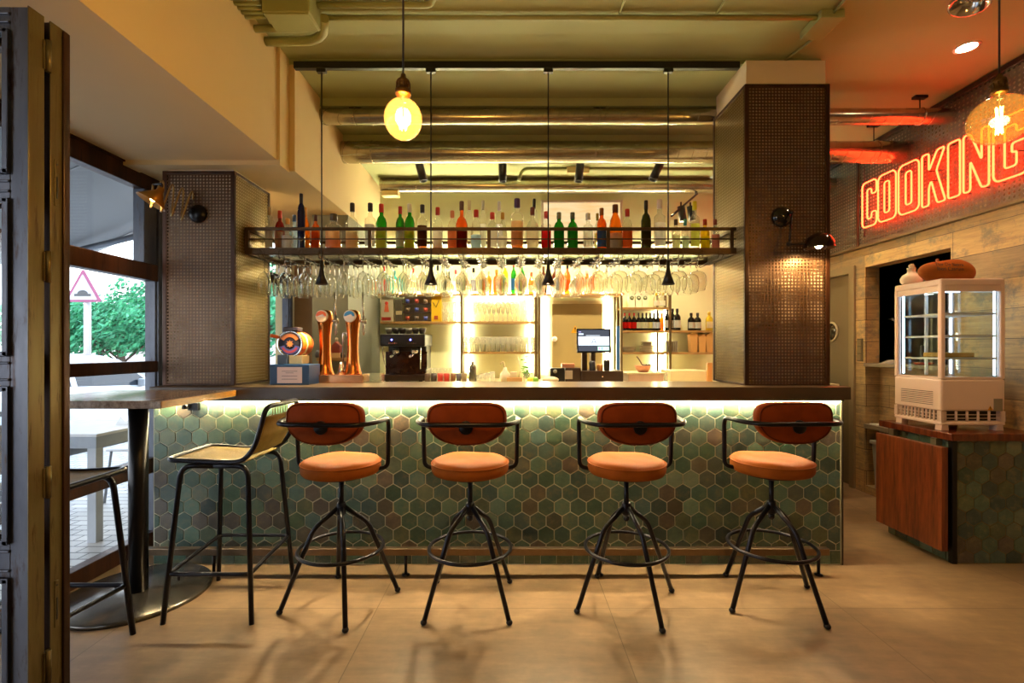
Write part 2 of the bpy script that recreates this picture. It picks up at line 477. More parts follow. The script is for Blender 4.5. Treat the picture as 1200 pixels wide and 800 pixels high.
# left wall: solid above the glazing and behind the camera
w = MB(); w.box(-2.6, LX-.02, -2.6, 5.6, 2.54, 3.4); w.box(-2.6, LX-.02, -2.6, -.1, 0, 2.54)
w.box(-2.6, LX-.02, 3.52, 4.72, 0, 2.54); w.box(-2.6, LX-.02, 5.3, 5.6, 0, 2.54)
w.box(-2.6, LX-.02, 4.72, 5.3, 0, 1.02)
struct(w.build('wall_left', M['cream'], origin=(0, 0, 0)))
# right wall with pass-through recess and door opening
w = MB()
y0, y1 = 3.605, 4.476
w.box(RX, RX+.13, -2.6, y0, 0, 2.27); w.box(RX, RX+.13, y1, 4.60, 0, 2.27)
w.box(RX, RX+.13, y0, y1, 2.088, 2.27); w.box(RX, RX+.13, 4.60, 5.15, 2.13, 2.27)
w.box(RX, RX+.13, y0, y1, 0, .07)
w.box(RX+.13, RX+.2, 3.3, 4.7, .60, 1.17)
struct(w.build('wall_right', M['planks'], origin=(0, 0, 0)))
struct(MB().box(RX, RX+.13, -2.6, 5.3, 2.27, 3.3).build('wall_right_upper', M['plaster'], origin=(0, 0, 0)))
dk = m_plain('kitchen_gloom_black', '#15110e', .8, var=.1)  # near-black walls: darkness of the unlit room put into the colour
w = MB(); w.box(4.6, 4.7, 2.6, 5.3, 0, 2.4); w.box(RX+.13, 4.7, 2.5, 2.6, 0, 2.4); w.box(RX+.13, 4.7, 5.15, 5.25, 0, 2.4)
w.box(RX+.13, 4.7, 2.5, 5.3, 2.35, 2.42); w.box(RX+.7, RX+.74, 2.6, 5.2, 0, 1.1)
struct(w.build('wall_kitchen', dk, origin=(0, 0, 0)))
# sill and low ledge in the recess
stone = m_plain('grey_stone_sill', '#8a7c66', .4, var=.1)
struct(MB().box(RX-.02, RX+.34, y0, y1, 1.17, 1.20).build('trim_1', stone, origin=(0, 0, 0), bevel=.004))
struct(MB().box(RX-.015, RX+.13, y0, y1, .60, .64).build('trim_2', stone, origin=(0, 0, 0), bevel=.004))

# grey door at the far end of the right wall
dm = m_plain('taupe_door_paint', '#7d6d50', .45, var=.03)
d = MB().box(RX+.04, RX+.08, 4.66, 5.15, 0, 2.06).build('door_1', dm, origin=(RX+.04, 4.66, 0)); struct(d)
f = MB(); f.box(RX-.02, RX+.1, 4.60, 4.67, 0, 2.13); f.box(RX-.02, RX+.1, 4.67, 5.15, 2.06, 2.13)
f.build('door_frame', m_plain('taupe_frame_paint', '#8f7d5c', .4, var=.03), d, bevel=.004)
pc = (RX+.036, 5.0, 1.51)
MB().lathe([(.085, -.012), (.1, -.012), (.105, 0), (.085, 0)], (pc[0], pc[1], pc[2]), 32, 'X').build('porthole_ring', m_plain('pale_ring', '#b9a888', .4), d)
MB().lathe([(0, -.004), (.086, -.004), (.086, 0)], pc, 32, 'X').build('porthole_glass', m_plain('dark_porthole_glass', '#3a3628', .1), d)
# light switches on the narrow pier
sw = thing('light_switch', (RX, 4.535, 1.28), 'slim brown panel of three light switches on the pier beside the taupe door', 'light switch')
MB().box(RX-.012, RX, 4.50, 4.57, 1.215, 1.43).build('plate', m_plain('switch_plate', '#5d5238', .35), sw, bevel=.003)
for k in range(3):
    MB().box(RX-.018, RX-.011, 4.512, 4.558, 1.228+.067*k, 1.282+.067*k).build('rocker', m_plain('switch_rocker', '#7c6e4e', .3), sw, bevel=.002)

# ------------------------------------------------------------------ storefront glazing, left
T = .05
def glazing(name, Y0, Y1, rails, head, foot, stiles, label_n):
    root = thing(name, (LX, (Y0+Y1)/2, 0), None, None); struct(root)
    fr = MB()
    fr.box(LX-.05, LX+.02, Y0, Y1, head[0], head[1]); fr.box(LX-.01, LX+.035, Y0, Y1, head[1]-.035, head[1])
    fr.box(LX-.05, LX+.02, Y0, Y1, foot[0], foot[1])
    fr.build('window_frame', [M['dark_steel']], root, bevel=.004)
    for a, b2 in stiles:
        s = MB(); s.box(LX-.05, LX+.02, a, b2, foot[1], head[0]); s.box(LX-.03, LX+.035, a+.012, b2-.012, foot[1], head[0])
        s.build('window_stile', M['blue_steel'], root, bevel=.003)
    for z0, z1 in rails:
        s = MB(); s.box(LX-.045, LX+.028, Y0+.02, Y1-.02, z0, z1)
        s.build('window_rail', M['dark_steel'], root, bevel=.005)
    MB().box(LX-.012, LX-.006, Y0+.03, Y1-.03, foot[1]-.01, head[0]+.01).build('window_pane', M['glass'], root)
    return root
glazing('window_1', 1.62, 3.52, [(1.79, 1.90), (1.175, 1.25), (.50, .60)], (2.385, 2.53), (0, .10), [(1.62, 1.70), (3.27, 3.52)], 1)
u = MB(); u.box(LX-.045, LX+.03, 3.16, 3.27, 1.9, 2.385)
struct(u.build('window_upper_stile', M['blue_steel'], bevel=.004))
glazing('window_2', 4.72, 5.3, [], (2.0, 2.1), (1.02, 1.10), [(4.72, 4.79), (5.22, 5.3)], 2)
struct(MB().box(LX-.05, LX+.035, 1.60, 1.68, 0, 2.53).build('trim_3', M['dark_steel'], bevel=.004))
# door track over the opened side of the shopfront
struct(MB().box(LX-.06, LX+.04, -.1, 1.6, 2.40, 2.54).build('trim_4', M['dark_steel'], bevel=.004))
struct(MB().box(LX-.06, LX+.04, -.1, 1.6, 0, .012).build('trim_5', M['dark_steel']))

# folded glazed steel door leaves, edge towards the room
XE = -1.47
leafroot = thing('folding_door', (-1.95, 1.50, 0), 'folded raw steel and glass door leaf nearest the viewer, edges varnished gold', 'folding door', 'folded steel door leaves by the shopfront')
rl = [(.012, .16), (.632, .735), (1.215, 1.31), (1.79, 1.865), (2.305, 2.375)]
def leaf(root, Y0, Y1, front, edge, first):
    s = MB(); s.box(XE-.062, XE-.0025, Y0+.006, Y1-.004, .012, 2.375)
    s.build('stile', front, root, bevel=.004)
    s = MB(); s.box(XE-.004, XE, Y0+.001, Y1-.001, .012, 2.375); s.box(XE-.010, XE-.002, Y0+.012, Y0+.018, .012, 2.375)
    s.build('edge_strip', edge, root, bevel=.0012)
    s = MB(); s.box(-2.40, -2.34, Y0+.006, Y1-.004, .012, 2.375); s.build('stile', front, root, bevel=.004)
    for z0, z1 in rl:
        s = MB(); s.box(-2.34, XE-.06, Y0+.006, Y1-.004, z0, z1)
        s.box(-2.34, XE-.06, Y0, Y0+.01, z0+.018, z0+.026); s.box(-2.34, XE-.06, Y0, Y0+.01, z1-.026, z1-.018)
        s.build('cross_rail', front, root, bevel=.003)
    for k in range(4):
        z0, z1 = rl[k][1], rl[k+1][0]
        g = MB()
        for (a, b2, c2, d2) in ((-2.34, -2.325, z0, z1), (XE-.078, XE-.062, z0, z1), (-2.34, XE-.062, z0, z0+.014), (-2.34, XE-.062, z1-.014, z1)):
            g.box(a, b2, Y0-.004, Y0+.012, c2, d2)
        g.build('glazing_bead', front, root, bevel=.002)
        MB().box(-2.34, XE-.06, (Y0+Y1)/2-.002, (Y0+Y1)/2+.002, z0, z1).build('pane', M['glass'], root)
leaf(leafroot, 1.465, 1.517, M['blue_steel'], M['gold_steel'], True)
for zc in (2.255, 1.59, .91, .33):
    h = MB(); h.tube([(XE+.004, 1.524, zc-.05), (XE+.004, 1.524, zc+.05)], .008, 12); h.box(XE-.003, XE+.003, 1.510, 1.534, zc-.045, zc+.045)
    h.build('hinge', M['gold_steel'], leafroot)
lf2 = thing('folding_door', (-1.95, 1.56, 0), 'second folded steel door leaf, just behind the first, with two lock plates in its edge', 'folding door', 'folded steel door leaves by the shopfront')
leaf(lf2, 1.534, 1.597, M['dark_steel'], M['gold_steel'], False)
for zc in (1.865, .51):
    h = MB(); h.box(XE, XE+.0025, 1.548, 1.562, zc-.075, zc+.075); h.build('lock_plate', M['gold_steel'], lf2, bevel=.001)
    h = MB(); h.box(XE+.0015, XE+.004, 1.5525, 1.5575, zc-.05, zc+.02); h.cyl((XE, 1.555, zc+.06), (XE+.004, 1.555, zc+.06), .003, 10)
    h.build('lock_slot', M['black'], lf2)
s = MB(); s.box(XE-.001, XE+.006, 1.575, 1.598, .012, 2.37); s.build('edge_lip', M['dark_steel'], lf2, bevel=.002)

# ------------------------------------------------------------------ perforated columns
def column(name, x0, x1, Y0, Y1, z0, z1, side, label, ptop):
    root = thing(name, ((x0+x1)/2, (Y0+Y1)/2, z0), label, 'perforated column', 'perforated metal clad columns on the bar')
    core = MB(); core.box(x0+.018, x1-.018, Y0+.02, Y1-.02, z0, ptop); core.build('plaster_core', M['plaster'], root)
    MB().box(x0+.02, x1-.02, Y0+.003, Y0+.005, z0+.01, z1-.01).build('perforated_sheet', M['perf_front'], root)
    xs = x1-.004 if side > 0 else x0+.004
    MB().box(xs-.001, xs+.001, Y0+.02, Y1-.02, z0+.01, z1-.01).build('perforated_sheet', M['perf_side_lit'], root)
    w = .02
    for (a, b2) in ((x0, x0+w+.006), (x1-w-.006, x1)):
        MB().box(a, b2, Y0, Y0+.022, z0, z1).build('corner_angle', M['dark_steel'], root, bevel=.003)
    xb = (x1-w, x1) if side > 0 else (x0, x0+w)
    MB().box(xb[0], xb[1], Y1-.03, Y1, z0, z1).build('corner_angle', M['dark_steel'], root, bevel=.003)
    t = MB(); t.box(x0+w, x1-w, Y0, Y0+.02, z1-.02, z1); t.box(xb[0], xb[1], Y0+.02, Y1-.03, z1-.02, z1); t.build('top_angle', M['dark_steel'], root, bevel=.003)
    t = MB(); t.box(x0+w, x1-w, Y0, Y0+.02, z0, z0+.012); t.box(xb[0], xb[1], Y0+.02, Y1-.03, z0, z0+.012); t.build('bottom_angle', M['dark_steel'], root, bevel=.003)
    return root
ZC = 1.10
column('perforated_column', -2.22, -1.76, 3.06, 3.51, ZC, 2.462, 1, 'shorter perforated bronze clad column under the bulkhead by the window', 2.476)
column('perforated_column', 1.478, 2.02, 3.06, 3.55, ZC, 3.014, -1, 'tall perforated bronze clad column with bare plaster top, near the neon sign', ZB)

# ------------------------------------------------------------------ sign panel on the right wall
sp = thing('sign_panel', (RX, 4.0, 2.27), 'long perforated metal panel along the top of the plank wall behind the neon', 'wall panel')
MB().box(RX-.030, RX-.028, -2.5, 5.12, 2.285, 3.165).build('perforated_sheet', M['perf_sign'], sp)
for yy in (4.53, 2.2, -.1):
    MB().box(RX-.04, RX, yy-.015, yy+.015, 2.29, 3.16).build('upright', M['dark_steel'], sp, bevel=.003)
MB().box(RX-.045, RX, -2.5, 5.12, 3.16, 3.20).build('top_rail', M['dark_steel'], sp, bevel=.004)
MB().box(RX-.045, RX, -2.5, 5.12, 2.268, 2.29).build('bottom_rail', m_plain('bronze_rail', '#6b5a3c', .4, .5), sp, bevel=.004)

neon_m = m_emit('neon_glow', (1.0, .033, .008), 13)
ns = thing('neon_sign', (RX-.06, 3.8, 2.43), 'red neon outline lettering reading COOKING on the perforated panel', 'neon sign')
def L(px): return (RX-.085)*F/(px-600)          # along the wall from the picture column
H0, H1 = 2.43, 2.83
def outline(polys, ya, yb, nm):
    """polys are in unit letter space, x runs towards the viewer"""
    root = None
    for k, pts in enumerate(polys):
        P = [(RX-.085, ya + (yb-ya)*u, H0 + (H1-H0)*v) for u, v in pts]
        P = fillet(P, .022, 5, True)
        m = MB().tube(P, .0062, 8, closed=True)
        if root is None: root = m.build(nm, neon_m, ns)
        else: m.build('counter', neon_m, root)
    st = MB()
    for (u, v) in polys[0][::3]:
        yy = ya+(yb-ya)*u; zz = H0+(H1-H0)*v
        st.cyl((RX-.082, yy, zz), (RX-.03, yy, zz), .003, 6)
    st.build('standoff', M['black'], root)
cC = [[(.12,0),(.88,0),(1,.05),(1,.30),(.66,.30),(.66,.17),(.36,.17),(.36,.83),(.66,.83),(.66,.70),(1,.70),(1,.95),(.88,1),(.12,1),(0,.93),(0,.07)]]
cO = [[(.14,0),(.86,0),(1,.07),(1,.93),(.86,1),(.14,1),(0,.93),(0,.07)], [(.36,.17),(.64,.17),(.64,.83),(.36,.83)]]
cK = [[(0,0),(.3,0),(.3,.33),(.40,.46),(.66,0),(1,0),(.62,.62),(.97,1),(.66,1),(.3,.66),(.3,1),(0,1)]]
cI = [[(0,0),(1,0),(1,1),(0,1)]]
cN = [[(0,0),(.28,0),(.28,.52),(.72,0),(1,0),(1,1),(.72,1),(.72,.48),(.28,1),(0,1)]]
cG = [[(.12,0),(.88,0),(1,.07),(1,.54),(.55,.54),(.55,.39),(.68,.39),(.68,.17),(.34,.17),(.34,.83),(.68,.83),(.68,.70),(1,.70),(1,.95),(.88,1),(.12,1),(0,.93),(0,.07)]]
for nm, sh, a, b2 in (('letter_c', cC, 1010.5, 1027), ('letter_o', cO, 1029, 1050), ('letter_o', cO, 1053, 1077), ('letter_k', cK, 1080.5, 1108),
                     ('letter_i', cI, 1111, 1125), ('letter_n', cN, 1129, 1159), ('letter_g', cG, 1164, 1205)):
    outline(sh, L(a), L(b2), nm)
MB().tube([(RX-.05, L(1008.5), 2.36), (RX-.05, L(1008.5), 3.0)], .004, 6).build('feed_wire', m_plain('red_cable', '#7a1010', .4), ns)
# ------------------------------------------------------------------ bar counter
BY = 2.982
BX0, BX1 = -2.217, 2.043
bar = thing('bar_counter', ((BX0+BX1)/2, 3.2, 0), 'long bar counter faced in green hexagon tiles under a dark top', 'bar counter')
body = MB(); body.box(BX0, BX1-.004, BY, 3.40, .0, 1.02); body.build('body', M['grout'], bar)
HP = .0995
hex_panel('tile_face', BX0+.006, BX1-.012, .088, 1.02, BY, HP, bar, 3, phase=(.012, .01))
# straight cut border row under the rail
def cut_row(x0, x1, z0, z1, y, parent, seed, step):
    rr = random.Random(seed); n = int((x1-x0)/step); 
    m = MB(); cols = []
    for k in range(n+1):
        a = x0+k*step; b2 = min(x1, a+step-.003)
        if b2-a < .01: continue
        f0 = len(m.f); m.box(a, b2, y-.006, y, z0, z1)
        hh = lin(rr.choice(HEXCOL)); kk = rr.uniform(.8, 1.15); cols += [(hh[0]*kk*.82, hh[1]*kk*.78, hh[2]*kk*.78, 1)]*6
    ob = m.build('tile_kickboard', M['hex'], parent, recalc=False)
    at = ob.data.attributes.new('tile_colour', 'FLOAT_COLOR', 'FACE')
    for k, c in enumerate(cols): at.data[k].color = c
cut_row(BX0+.006, BX1-.012, .006, .084, BY, bar, 5, HP)
MB().box(BX1-.010, BX1, BY-.012, 3.40, 0, 1.02).build('edge_trim', m_plain('black_edge_trim', '#2a221c', .4, .3), bar, bevel=.002)
MB().box(BX1-.016, BX1-.011, BY-.010, BY, .0, 1.02).build('edge_bead', m_plain('pale_edge_bead', '#8c8468', .5), bar)
ct = MB(); ct.box(BX0+.01, 2.062, 2.93, 3.44, 1.022, 1.100)
top_m = m_plain('dark_bar_top', '#4a3c2c', .28, 0, var=.25, nscale=5)
ct.build('countertop', top_m, bar, bevel=.004)
MB().box(BX0+.02, 1.99+.04, 2.945, 2.978, 1.012, 1.022).build('lighting_channel', M['black'], bar)
strip_m = m_emit('warm_strip_glow', (1.0, .80, .46), 190)
led = MB().box(BX0+.03, BX1-.03, 2.950, 2.960, 1.0095, 1.0118).build('led_strip', strip_m)
tag(led, 'warm light strip running under the front edge of the bar top', 'light strip')
# back side of the counter worktop
rail = thing('foot_rail', (-.1, 2.84, 0), 'square metal foot rail running along the base of the tiled bar', 'foot rail')
rm = m_plain('brushed_rail', '#7a6650', .32, .85, var=.15, nscale=30)
MB().box(BX0, 1.86, 2.82, 2.86, .122, .162).build('rail_bar', rm, rail, bevel=.003)
for px in (252, 476, 702, 958):
    x = PX(px, 2.85); m = MB(); m.cyl((x, 2.84, .01), (x, 2.84, .125), .009, 12); m.lathe([(0, .010), (.022, .008), (.024, 0), (0, 0)], (x, 2.84, 0), 16)
    m.build('rail_post', M['black_metal'], rail)

# ------------------------------------------------------------------ swivel bar stools
M['seam'] = mk_leather('dark_seam_leather', '#5a2408', .7)
def make_stool():
    root = thing('bar_stool', (0, 0, 0), 'x', 'bar stool', 'tan leather swivel stools along the bar')
    s = MB(); s.lathe([(0, .752), (.06, .753), (.13, .757), (.175, .757), (.192, .750), (.200, .735), (.202, .715), (.199, .698), (.190, .686), (.17, .683), (0, .683)], n=48)
    for v in s.v:                       # soft uneven cushion
        if v.z > .74: v.z += .004*math.sin(v.x*23+1)*math.cos(v.y*19)
    seat = s.build('seat', M['leather'], root)
    p = MB(); p.tube([Vector((.2015*math.cos(a), .2015*math.sin(a), .740)) for a in [2*PI*k/48 for k in range(48)]], .003, 6, closed=True)
    p.build('piping', M['leather'], seat)
    MB().lathe([(0, .683), (.15, .683), (.15, .672), (.05, .662), (.03, .640), (0, .640)], n=28).build('seat_plate', M['stool_metal'], root)
    # padded back: flat top, round corners, bowl-shaped lower edge; camera side is -Y
    def outl(n=60):
        pts = []
        for k in range(n):
            a = 2*PI*k/n; ca, sa = math.cos(a), math.sin(a)
            x = .194*(abs(ca)**(.82 if sa < 0 else .42))*(1 if ca >= 0 else -1)
            z = (.087*(abs(sa)**.62) if sa >= 0 else -.118*(abs(sa)**.95))
            pts.append((x, z))
        return pts
    O = outl(); zc = .985; yb = -.215
    def bend(x): return yb + .55*x*x
    rings = [(1.0, 0.0), (1.0, .010), (.985, .019), (.95, .026), (.85, .029), (.5, .031), (.02, .031)]
    b = MB()
    for sgn in (1, -1):
        vs = []; n = len(O)
        for s_, t_ in rings:
            for x, z in O: vs.append((x*s_, bend(x*s_) + sgn*t_ + .015, zc + z*s_ + .0))
        fs = []
        for i in range(len(rings)-1):
            for k in range(n): fs.append((i*n+k, i*n+(k+1)%n, (i+1)*n+(k+1)%n, (i+1)*n+k))
        fs.append(tuple((len(rings)-1)*n+k for k in range(n)))
        b.add(vs, fs, True)
    back = b.build('backrest', M['leather_back'], root)
    for s_ in (.93,):
        for sgn in (-1, 1):
            t = MB(); t.tube([(x*s_, bend(x*s_)+.015+sgn*.0275, zc+z*s_) for x, z in O], .0034, 6, closed=True)
            t.build('seam', M['seam'], back)
    # mounting disc behind the pad
    d = MB(); d.lathe([(0, -.006), (.030, -.006), (.033, -.002), (.033, .004), (0, .004)], (0, yb-.020, .955), 24, 'Y'); d.cyl((0, yb-.036, .97), (0, yb-.010, .965), .010, 10)
    d.build('mounting_disc', M['black_metal'], root)
    # arm loop: across the back, round the sides, down and in under the seat
    x = .243
    path = [(x-.06, .02, .700), (x, .02, .712), (x+.006, .015, .972), (x+.008, -.15, .972), (.195, -.258, .972), (-.195, -.258, .972), (-x-.008, -.15, .972), (-x-.006, .015, .972), (-x, .02, .712), (-x+.06, .02, .700)]
    path = [(.12, .02, .676)] + path + [(-.12, .02, .676)]
    a = MB(); a.tube(fillet([path[0]]+path[1:], .055, 7), .0115, 12); a.build('arm_loop', M['stool_metal'], root)
    # pedestal
    s = MB(); s.cyl((0, 0, .455), (0, 0, .66), .013, 16); s.lathe([(0, .53), (.019, .53), (.024, .52), (.024, .47), (.019, .462), (0, .462)], n=20)
    s.lathe([(0, .43), (.012, .43), (.016, .44), (.016, .458), (0, .458)], n=16)
    s.build('spindle', M['stool_metal'], root)
    r = MB(); r.tube([(.213*math.cos(2*PI*k/56), .213*math.sin(2*PI*k/56), .292) for k in range(56)], .0095, 10, closed=True)
    r.build('foot_ring', M['stool_metal'], root)
    for k in range(4):
        an = -PI/4 + k*PI/2; c, s_ = math.cos(an), math.sin(an)
        P = [(.012*c, .012*s_, .505), (.135*c, .135*s_, .405), (.288*c, .288*s_, .022)]
        l = MB(); l.tube(fillet(P, .035, 6), .0125, 12)
        lg = l.build('leg', M['stool_metal'], root)
        MB().sphere((.292*c, .292*s_, .014), .0165, 14, 8, (1, 1, .85)).build('foot', M['black_metal'], lg)
    return root
st0 = make_stool()
SL = [(400, 706, -.07, 'tan leather swivel stool nearest the metal school stool, leftmost of the four at the bar', -22),
      (551, 706, .0, 'tan leather swivel stool below the pendant lamp left of centre, second from the school stool', 0),
      (734, 706, .05, 'tan leather swivel stool in front of the till screen, third from the school stool', -24),
      (904, 703, .045, 'tan leather swivel stool at the end of the bar below the tall column', -20)]
def rotate_legs(root, ang):
    for ch in root.children:
        if ch.name.split('.')[0] in ('leg',): ch.rotation_euler.z += ang
for i, (px, py, rz, lab, la) in enumerate(SL):
    Y = 1.33*F/(py-CY); o = st0 if i == 0 else copy_tree(st0)
    o.location = (PX(px, Y), Y, 0); o.rotation_euler.z = rz; o['label'] = lab
stools = [st0] + [o for o in bpy.data.objects if o.name.startswith('bar_stool') and o is not st0 and o.parent is None]
stools.sort(key=lambda o: o.location.x)
for o, (px, py, rz, lab, la) in zip(stools, SL):
    for ch in o.children:
        if ch.name.split('.')[0] == 'leg': ch.rotation_euler.z = math.radians(la) - rz

# ------------------------------------------------------------------ school-type stools with leather slings
def make_school(name, c, back_dir, label):
    """seat frame and back run along local X; the back rises on +X"""
    root = thing(name, (0, 0, 0), label, 'bar stool')
    hw = .188
    sd = MB()
    for sg in (-1,):
        P = [(-.02, -hw+.02, .772), (-.23, -hw+.01, .785), (-.235, hw-.01, .785), (-.02, hw-.02, .772), (.15, hw, .775), (.215, hw, .85), (.262, hw-.01, 1.045), (.262, -hw+.01, 1.045), (.215, -hw, .85), (.15, -hw, .775)]
        sd.tube(fillet(P, .05, 7, True), .0125, 12, closed=True)
    sd.build('seat_frame', M['stool_metal'], root)
    # sling seat
    g = MB(); n, m = 14, 10; vs = []
    for i in range(n+1):
        u = i/n; x = -.222 + u*.37; 
        for j in range(m+1):
            v = j/m; y = (-1+2*v)*(hw-.012); z = .785 - .012*u - .012*math.sin(PI*u)*math.sin(PI*v)
            vs.append((x, y, z))
    def sheet(mb, vs, n, m, th, nrm):
        nn = (n+1)*(m+1); low = [tuple(Vector(p)-Vector(nrm)*th) for p in vs]
        fs = []
        for i in range(n):
            for j in range(m):
                a = i*(m+1)+j; fs.append((a, a+1, a+m+2, a+m+1)); fs.append((nn+a, nn+a+m+1, nn+a+m+2, nn+a+1))
        for i in range(n):
            a = i*(m+1); fs.append((a, a+m+1, nn+a+m+1, nn+a)); a += m; fs.append((a, nn+a, nn+a+m+1, a+m+1))
        for j in range(m):
            a = j; fs.append((a, nn+a, nn+a+1, a+1)); a = n*(m+1)+j; fs.append((a, a+1, nn+a+1, nn+a))
        mb.add(list(vs)+low, fs, True)
    sheet(g, vs, n, m, .006, (0, 0, 1)); g.build('seat', M['leather_old'], root)
    g = MB(); vs = []
    for i in range(n+1):
        u = i/n; z = .80 + u*.195; x = .170+.052*min(1, u*2.2) + .034*u - .014*math.sin(PI*u)
        for j in range(m+1):
            v = j/m; vs.append((x + .012*math.sin(PI*v), (-1+2*v)*(hw-.012), z))
    sheet(g, vs, n, m, .006, (1, 0, 0)); bk = g.build('backrest', M['leather_old'], root)
    la = MB()
    for k in range(9):
        y = -.11+.0275*k
        la.tube([(.262, y, 1.043), (.258, y+.006, 1.02), (.256, y+.010, .985)], .0028, 6)
    la.build('lacing', M['leather_old'], bk)
    # legs: two bent tube frames, each split in halves
    for sy in (-1, 1):
        for sx in (-1, 1):
            P = [(0, sy*.165, .752), (sx*.165, sy*.165, .752), (sx*.215, sy*.222, .0)]
            l = MB(); l.tube(fillet(P, .06, 7), .0125, 12); l.build('leg', M['stool_metal'], root)
    z = .235; q = .198
    f = MB(); f.tube(fillet([(-q, -q-.010, z), (q, -q-.010, z), (q, q+.01, z+.03), (-q, q+.01, z+.03)], .03, 6, True), .0105, 10, closed=True)
    f.build('foot_rest', M['stool_metal'], root)
    m_ = MB(); m_.cyl((-q+.05, -q-.01, z-.03), (-q+.05, -q-.01, z), .007, 8); m_.build('stub', M['stool_metal'], root)
    return root
s1 = make_school('school_stool', None, 1, 'tube-framed stool with worn olive leather sling, side-on between high table and bar')
s1.location = (-1.475, 2.555, 0)
s2 = copy_tree(s1); s2.location = (-1.985, 2.03, 0); s2.rotation_euler.z = PI
s2['label'] = 'tube-framed sling stool half hidden behind the folded steel door'

# ------------------------------------------------------------------ high table by the window
tb = thing('high_table', (-2.045, 2.62, 0), 'high wooden table on a black column and round steel foot by the window', 'table')
wt = m_wood('oiled_table_wood', '#6a5546', '#a89480', (8, 1, 8), .22)
we = m_wood('lit_edge_wood', '#8a5a1c', '#c98f3a', (8, 1.5, 8), .4)  # golden tone puts the light on the right edge into the wood colour
MB().box(-2.42, -1.675, 2.30, 2.925, 1.045, 1.083).build('table_top', wt, tb, bevel=.004)
MB().box(-1.6755, -1.6725, 2.303, 2.922, 1.047, 1.081).build('lit_edge', we, tb, bevel=.001)
MB().cyl((-2.03, 2.62, .012), (-2.03, 2.62, 1.04), .045, 28).build('column', M['black_metal'], tb)
MB().lathe([(0, .022), (.335, .022), (.345, .016), (.345, 0), (0, 0)], (-2.03, 2.62, 0), 64).build('base', m_plain('polished_steel_foot', '#6a645c', .22, .85, var=.08), tb)
MB().box(-2.13, -1.93, 2.52, 2.72, 1.035, 1.045).build('top_plate', M['black_metal'], tb)
hk = MB(); hk.box(-1.985, -1.925, BY-.03, BY-.006, .955, 1.00); hk.lathe([(0, -.03), (.014, -.03), (.014, 0), (0, 0)], (-1.99, BY-.03, .978), 14, 'Y')
tag(hk.build('bag_hook', M['black_metal']), 'small black bag hook fixed to the tiles below the bar top beside the high table', 'hook')

# ------------------------------------------------------------------ gantry rack above the bar
rk = thing('bottle_gantry', (0, 3.4, 1.955), 'dark bronze overhead gantry shelf spanning between the two perforated columns', 'bottle rack')
RX0, RX1, RY0, RY1 = -1.758, 1.476, 3.17, 3.60
m = MB(); m.box(RX0, RX1, RY0, RY0+.035, 1.955, 1.997); m.build('front_beam', M['rack_metal'], rk, bevel=.002)
m = MB(); m.box(RX0, RX1, RY1-.035, RY1, 1.955, 1.997); m.build('back_beam', M['rack_metal'], rk, bevel=.002)
MB().box(RX0, RX0+.03, RY0+.035, RY1-.035, 1.955, 1.997).build('end_beam', M['rack_metal'], rk); MB().box(RX1-.03, RX1, RY0+.035, RY1-.035, 1.955, 1.997).build('end_beam', M['rack_metal'], rk)
m = MB(); m.box(RX0+.03, RX1-.03, RY0+.035, RY1-.035, 1.985, 1.994); m.build('shelf_glass', m_thin('frosted_shelf_glass', (.8, .82, .76), 1, .1, .35, (.8, .8, .7)), rk)
for yy in (RY0+.006, RY1-.014):
    m = MB(); m.box(RX0, RX1, yy-.006, yy+.012, 2.112, 2.132); m.build('top_rail', M['rack_metal'], rk, bevel=.002)
    m = MB(); m.cyl((RX0, yy+.003, 2.056), (RX1, yy+.003, 2.056), .0042, 8); m.build('rail_wire', M['rack_metal'], rk)
    for px in (287, 433, 573, 713, 858):
        x = PX(px, 3.17); x = min(max(x, RX0+.012), RX1-.012)
        MB().box(x-.011, x+.011, yy-.006, yy+.012, 1.997, 2.112).build('rail_post', M['rack_metal'], rk)
for xx in (RX0+.012, RX1-.012):
    MB().box(xx-.009, xx+.009, RY0+.02, RY1-.02, 2.112, 2.132).build('side_rail', M['rack_metal'], rk)
# glass hangers
GP = .1316; GX0 = PX(471, 3.20) - 7*GP
cols_g = [GX0 + GP*k for k in range(24)]
wire = M['rack_metal']
for k, x in enumerate(cols_g):
    h = MB()
    for sx in (-.014, .014):
        h.tube(fillet([(x+sx, RY0+.004, 1.975), (x+sx, RY0-.004, 1.95), (x+sx, RY0+.02, 1.932), (x+sx, RY1-.03, 1.932), (x+sx, RY1-.03, 1.96)], .012, 3), .0028, 6)
    h.tube([(x-.014, RY0+.002, 1.968)] + [(x+.014*math.cos(a), RY0-.002, 1.968+.014*math.sin(a)) for a in [PI-PI*j/6 for j in range(7)]] + [(x+.014, RY0+.002, 1.968)], .0026, 6)
    h.build('glass_hanger', wire, rk)

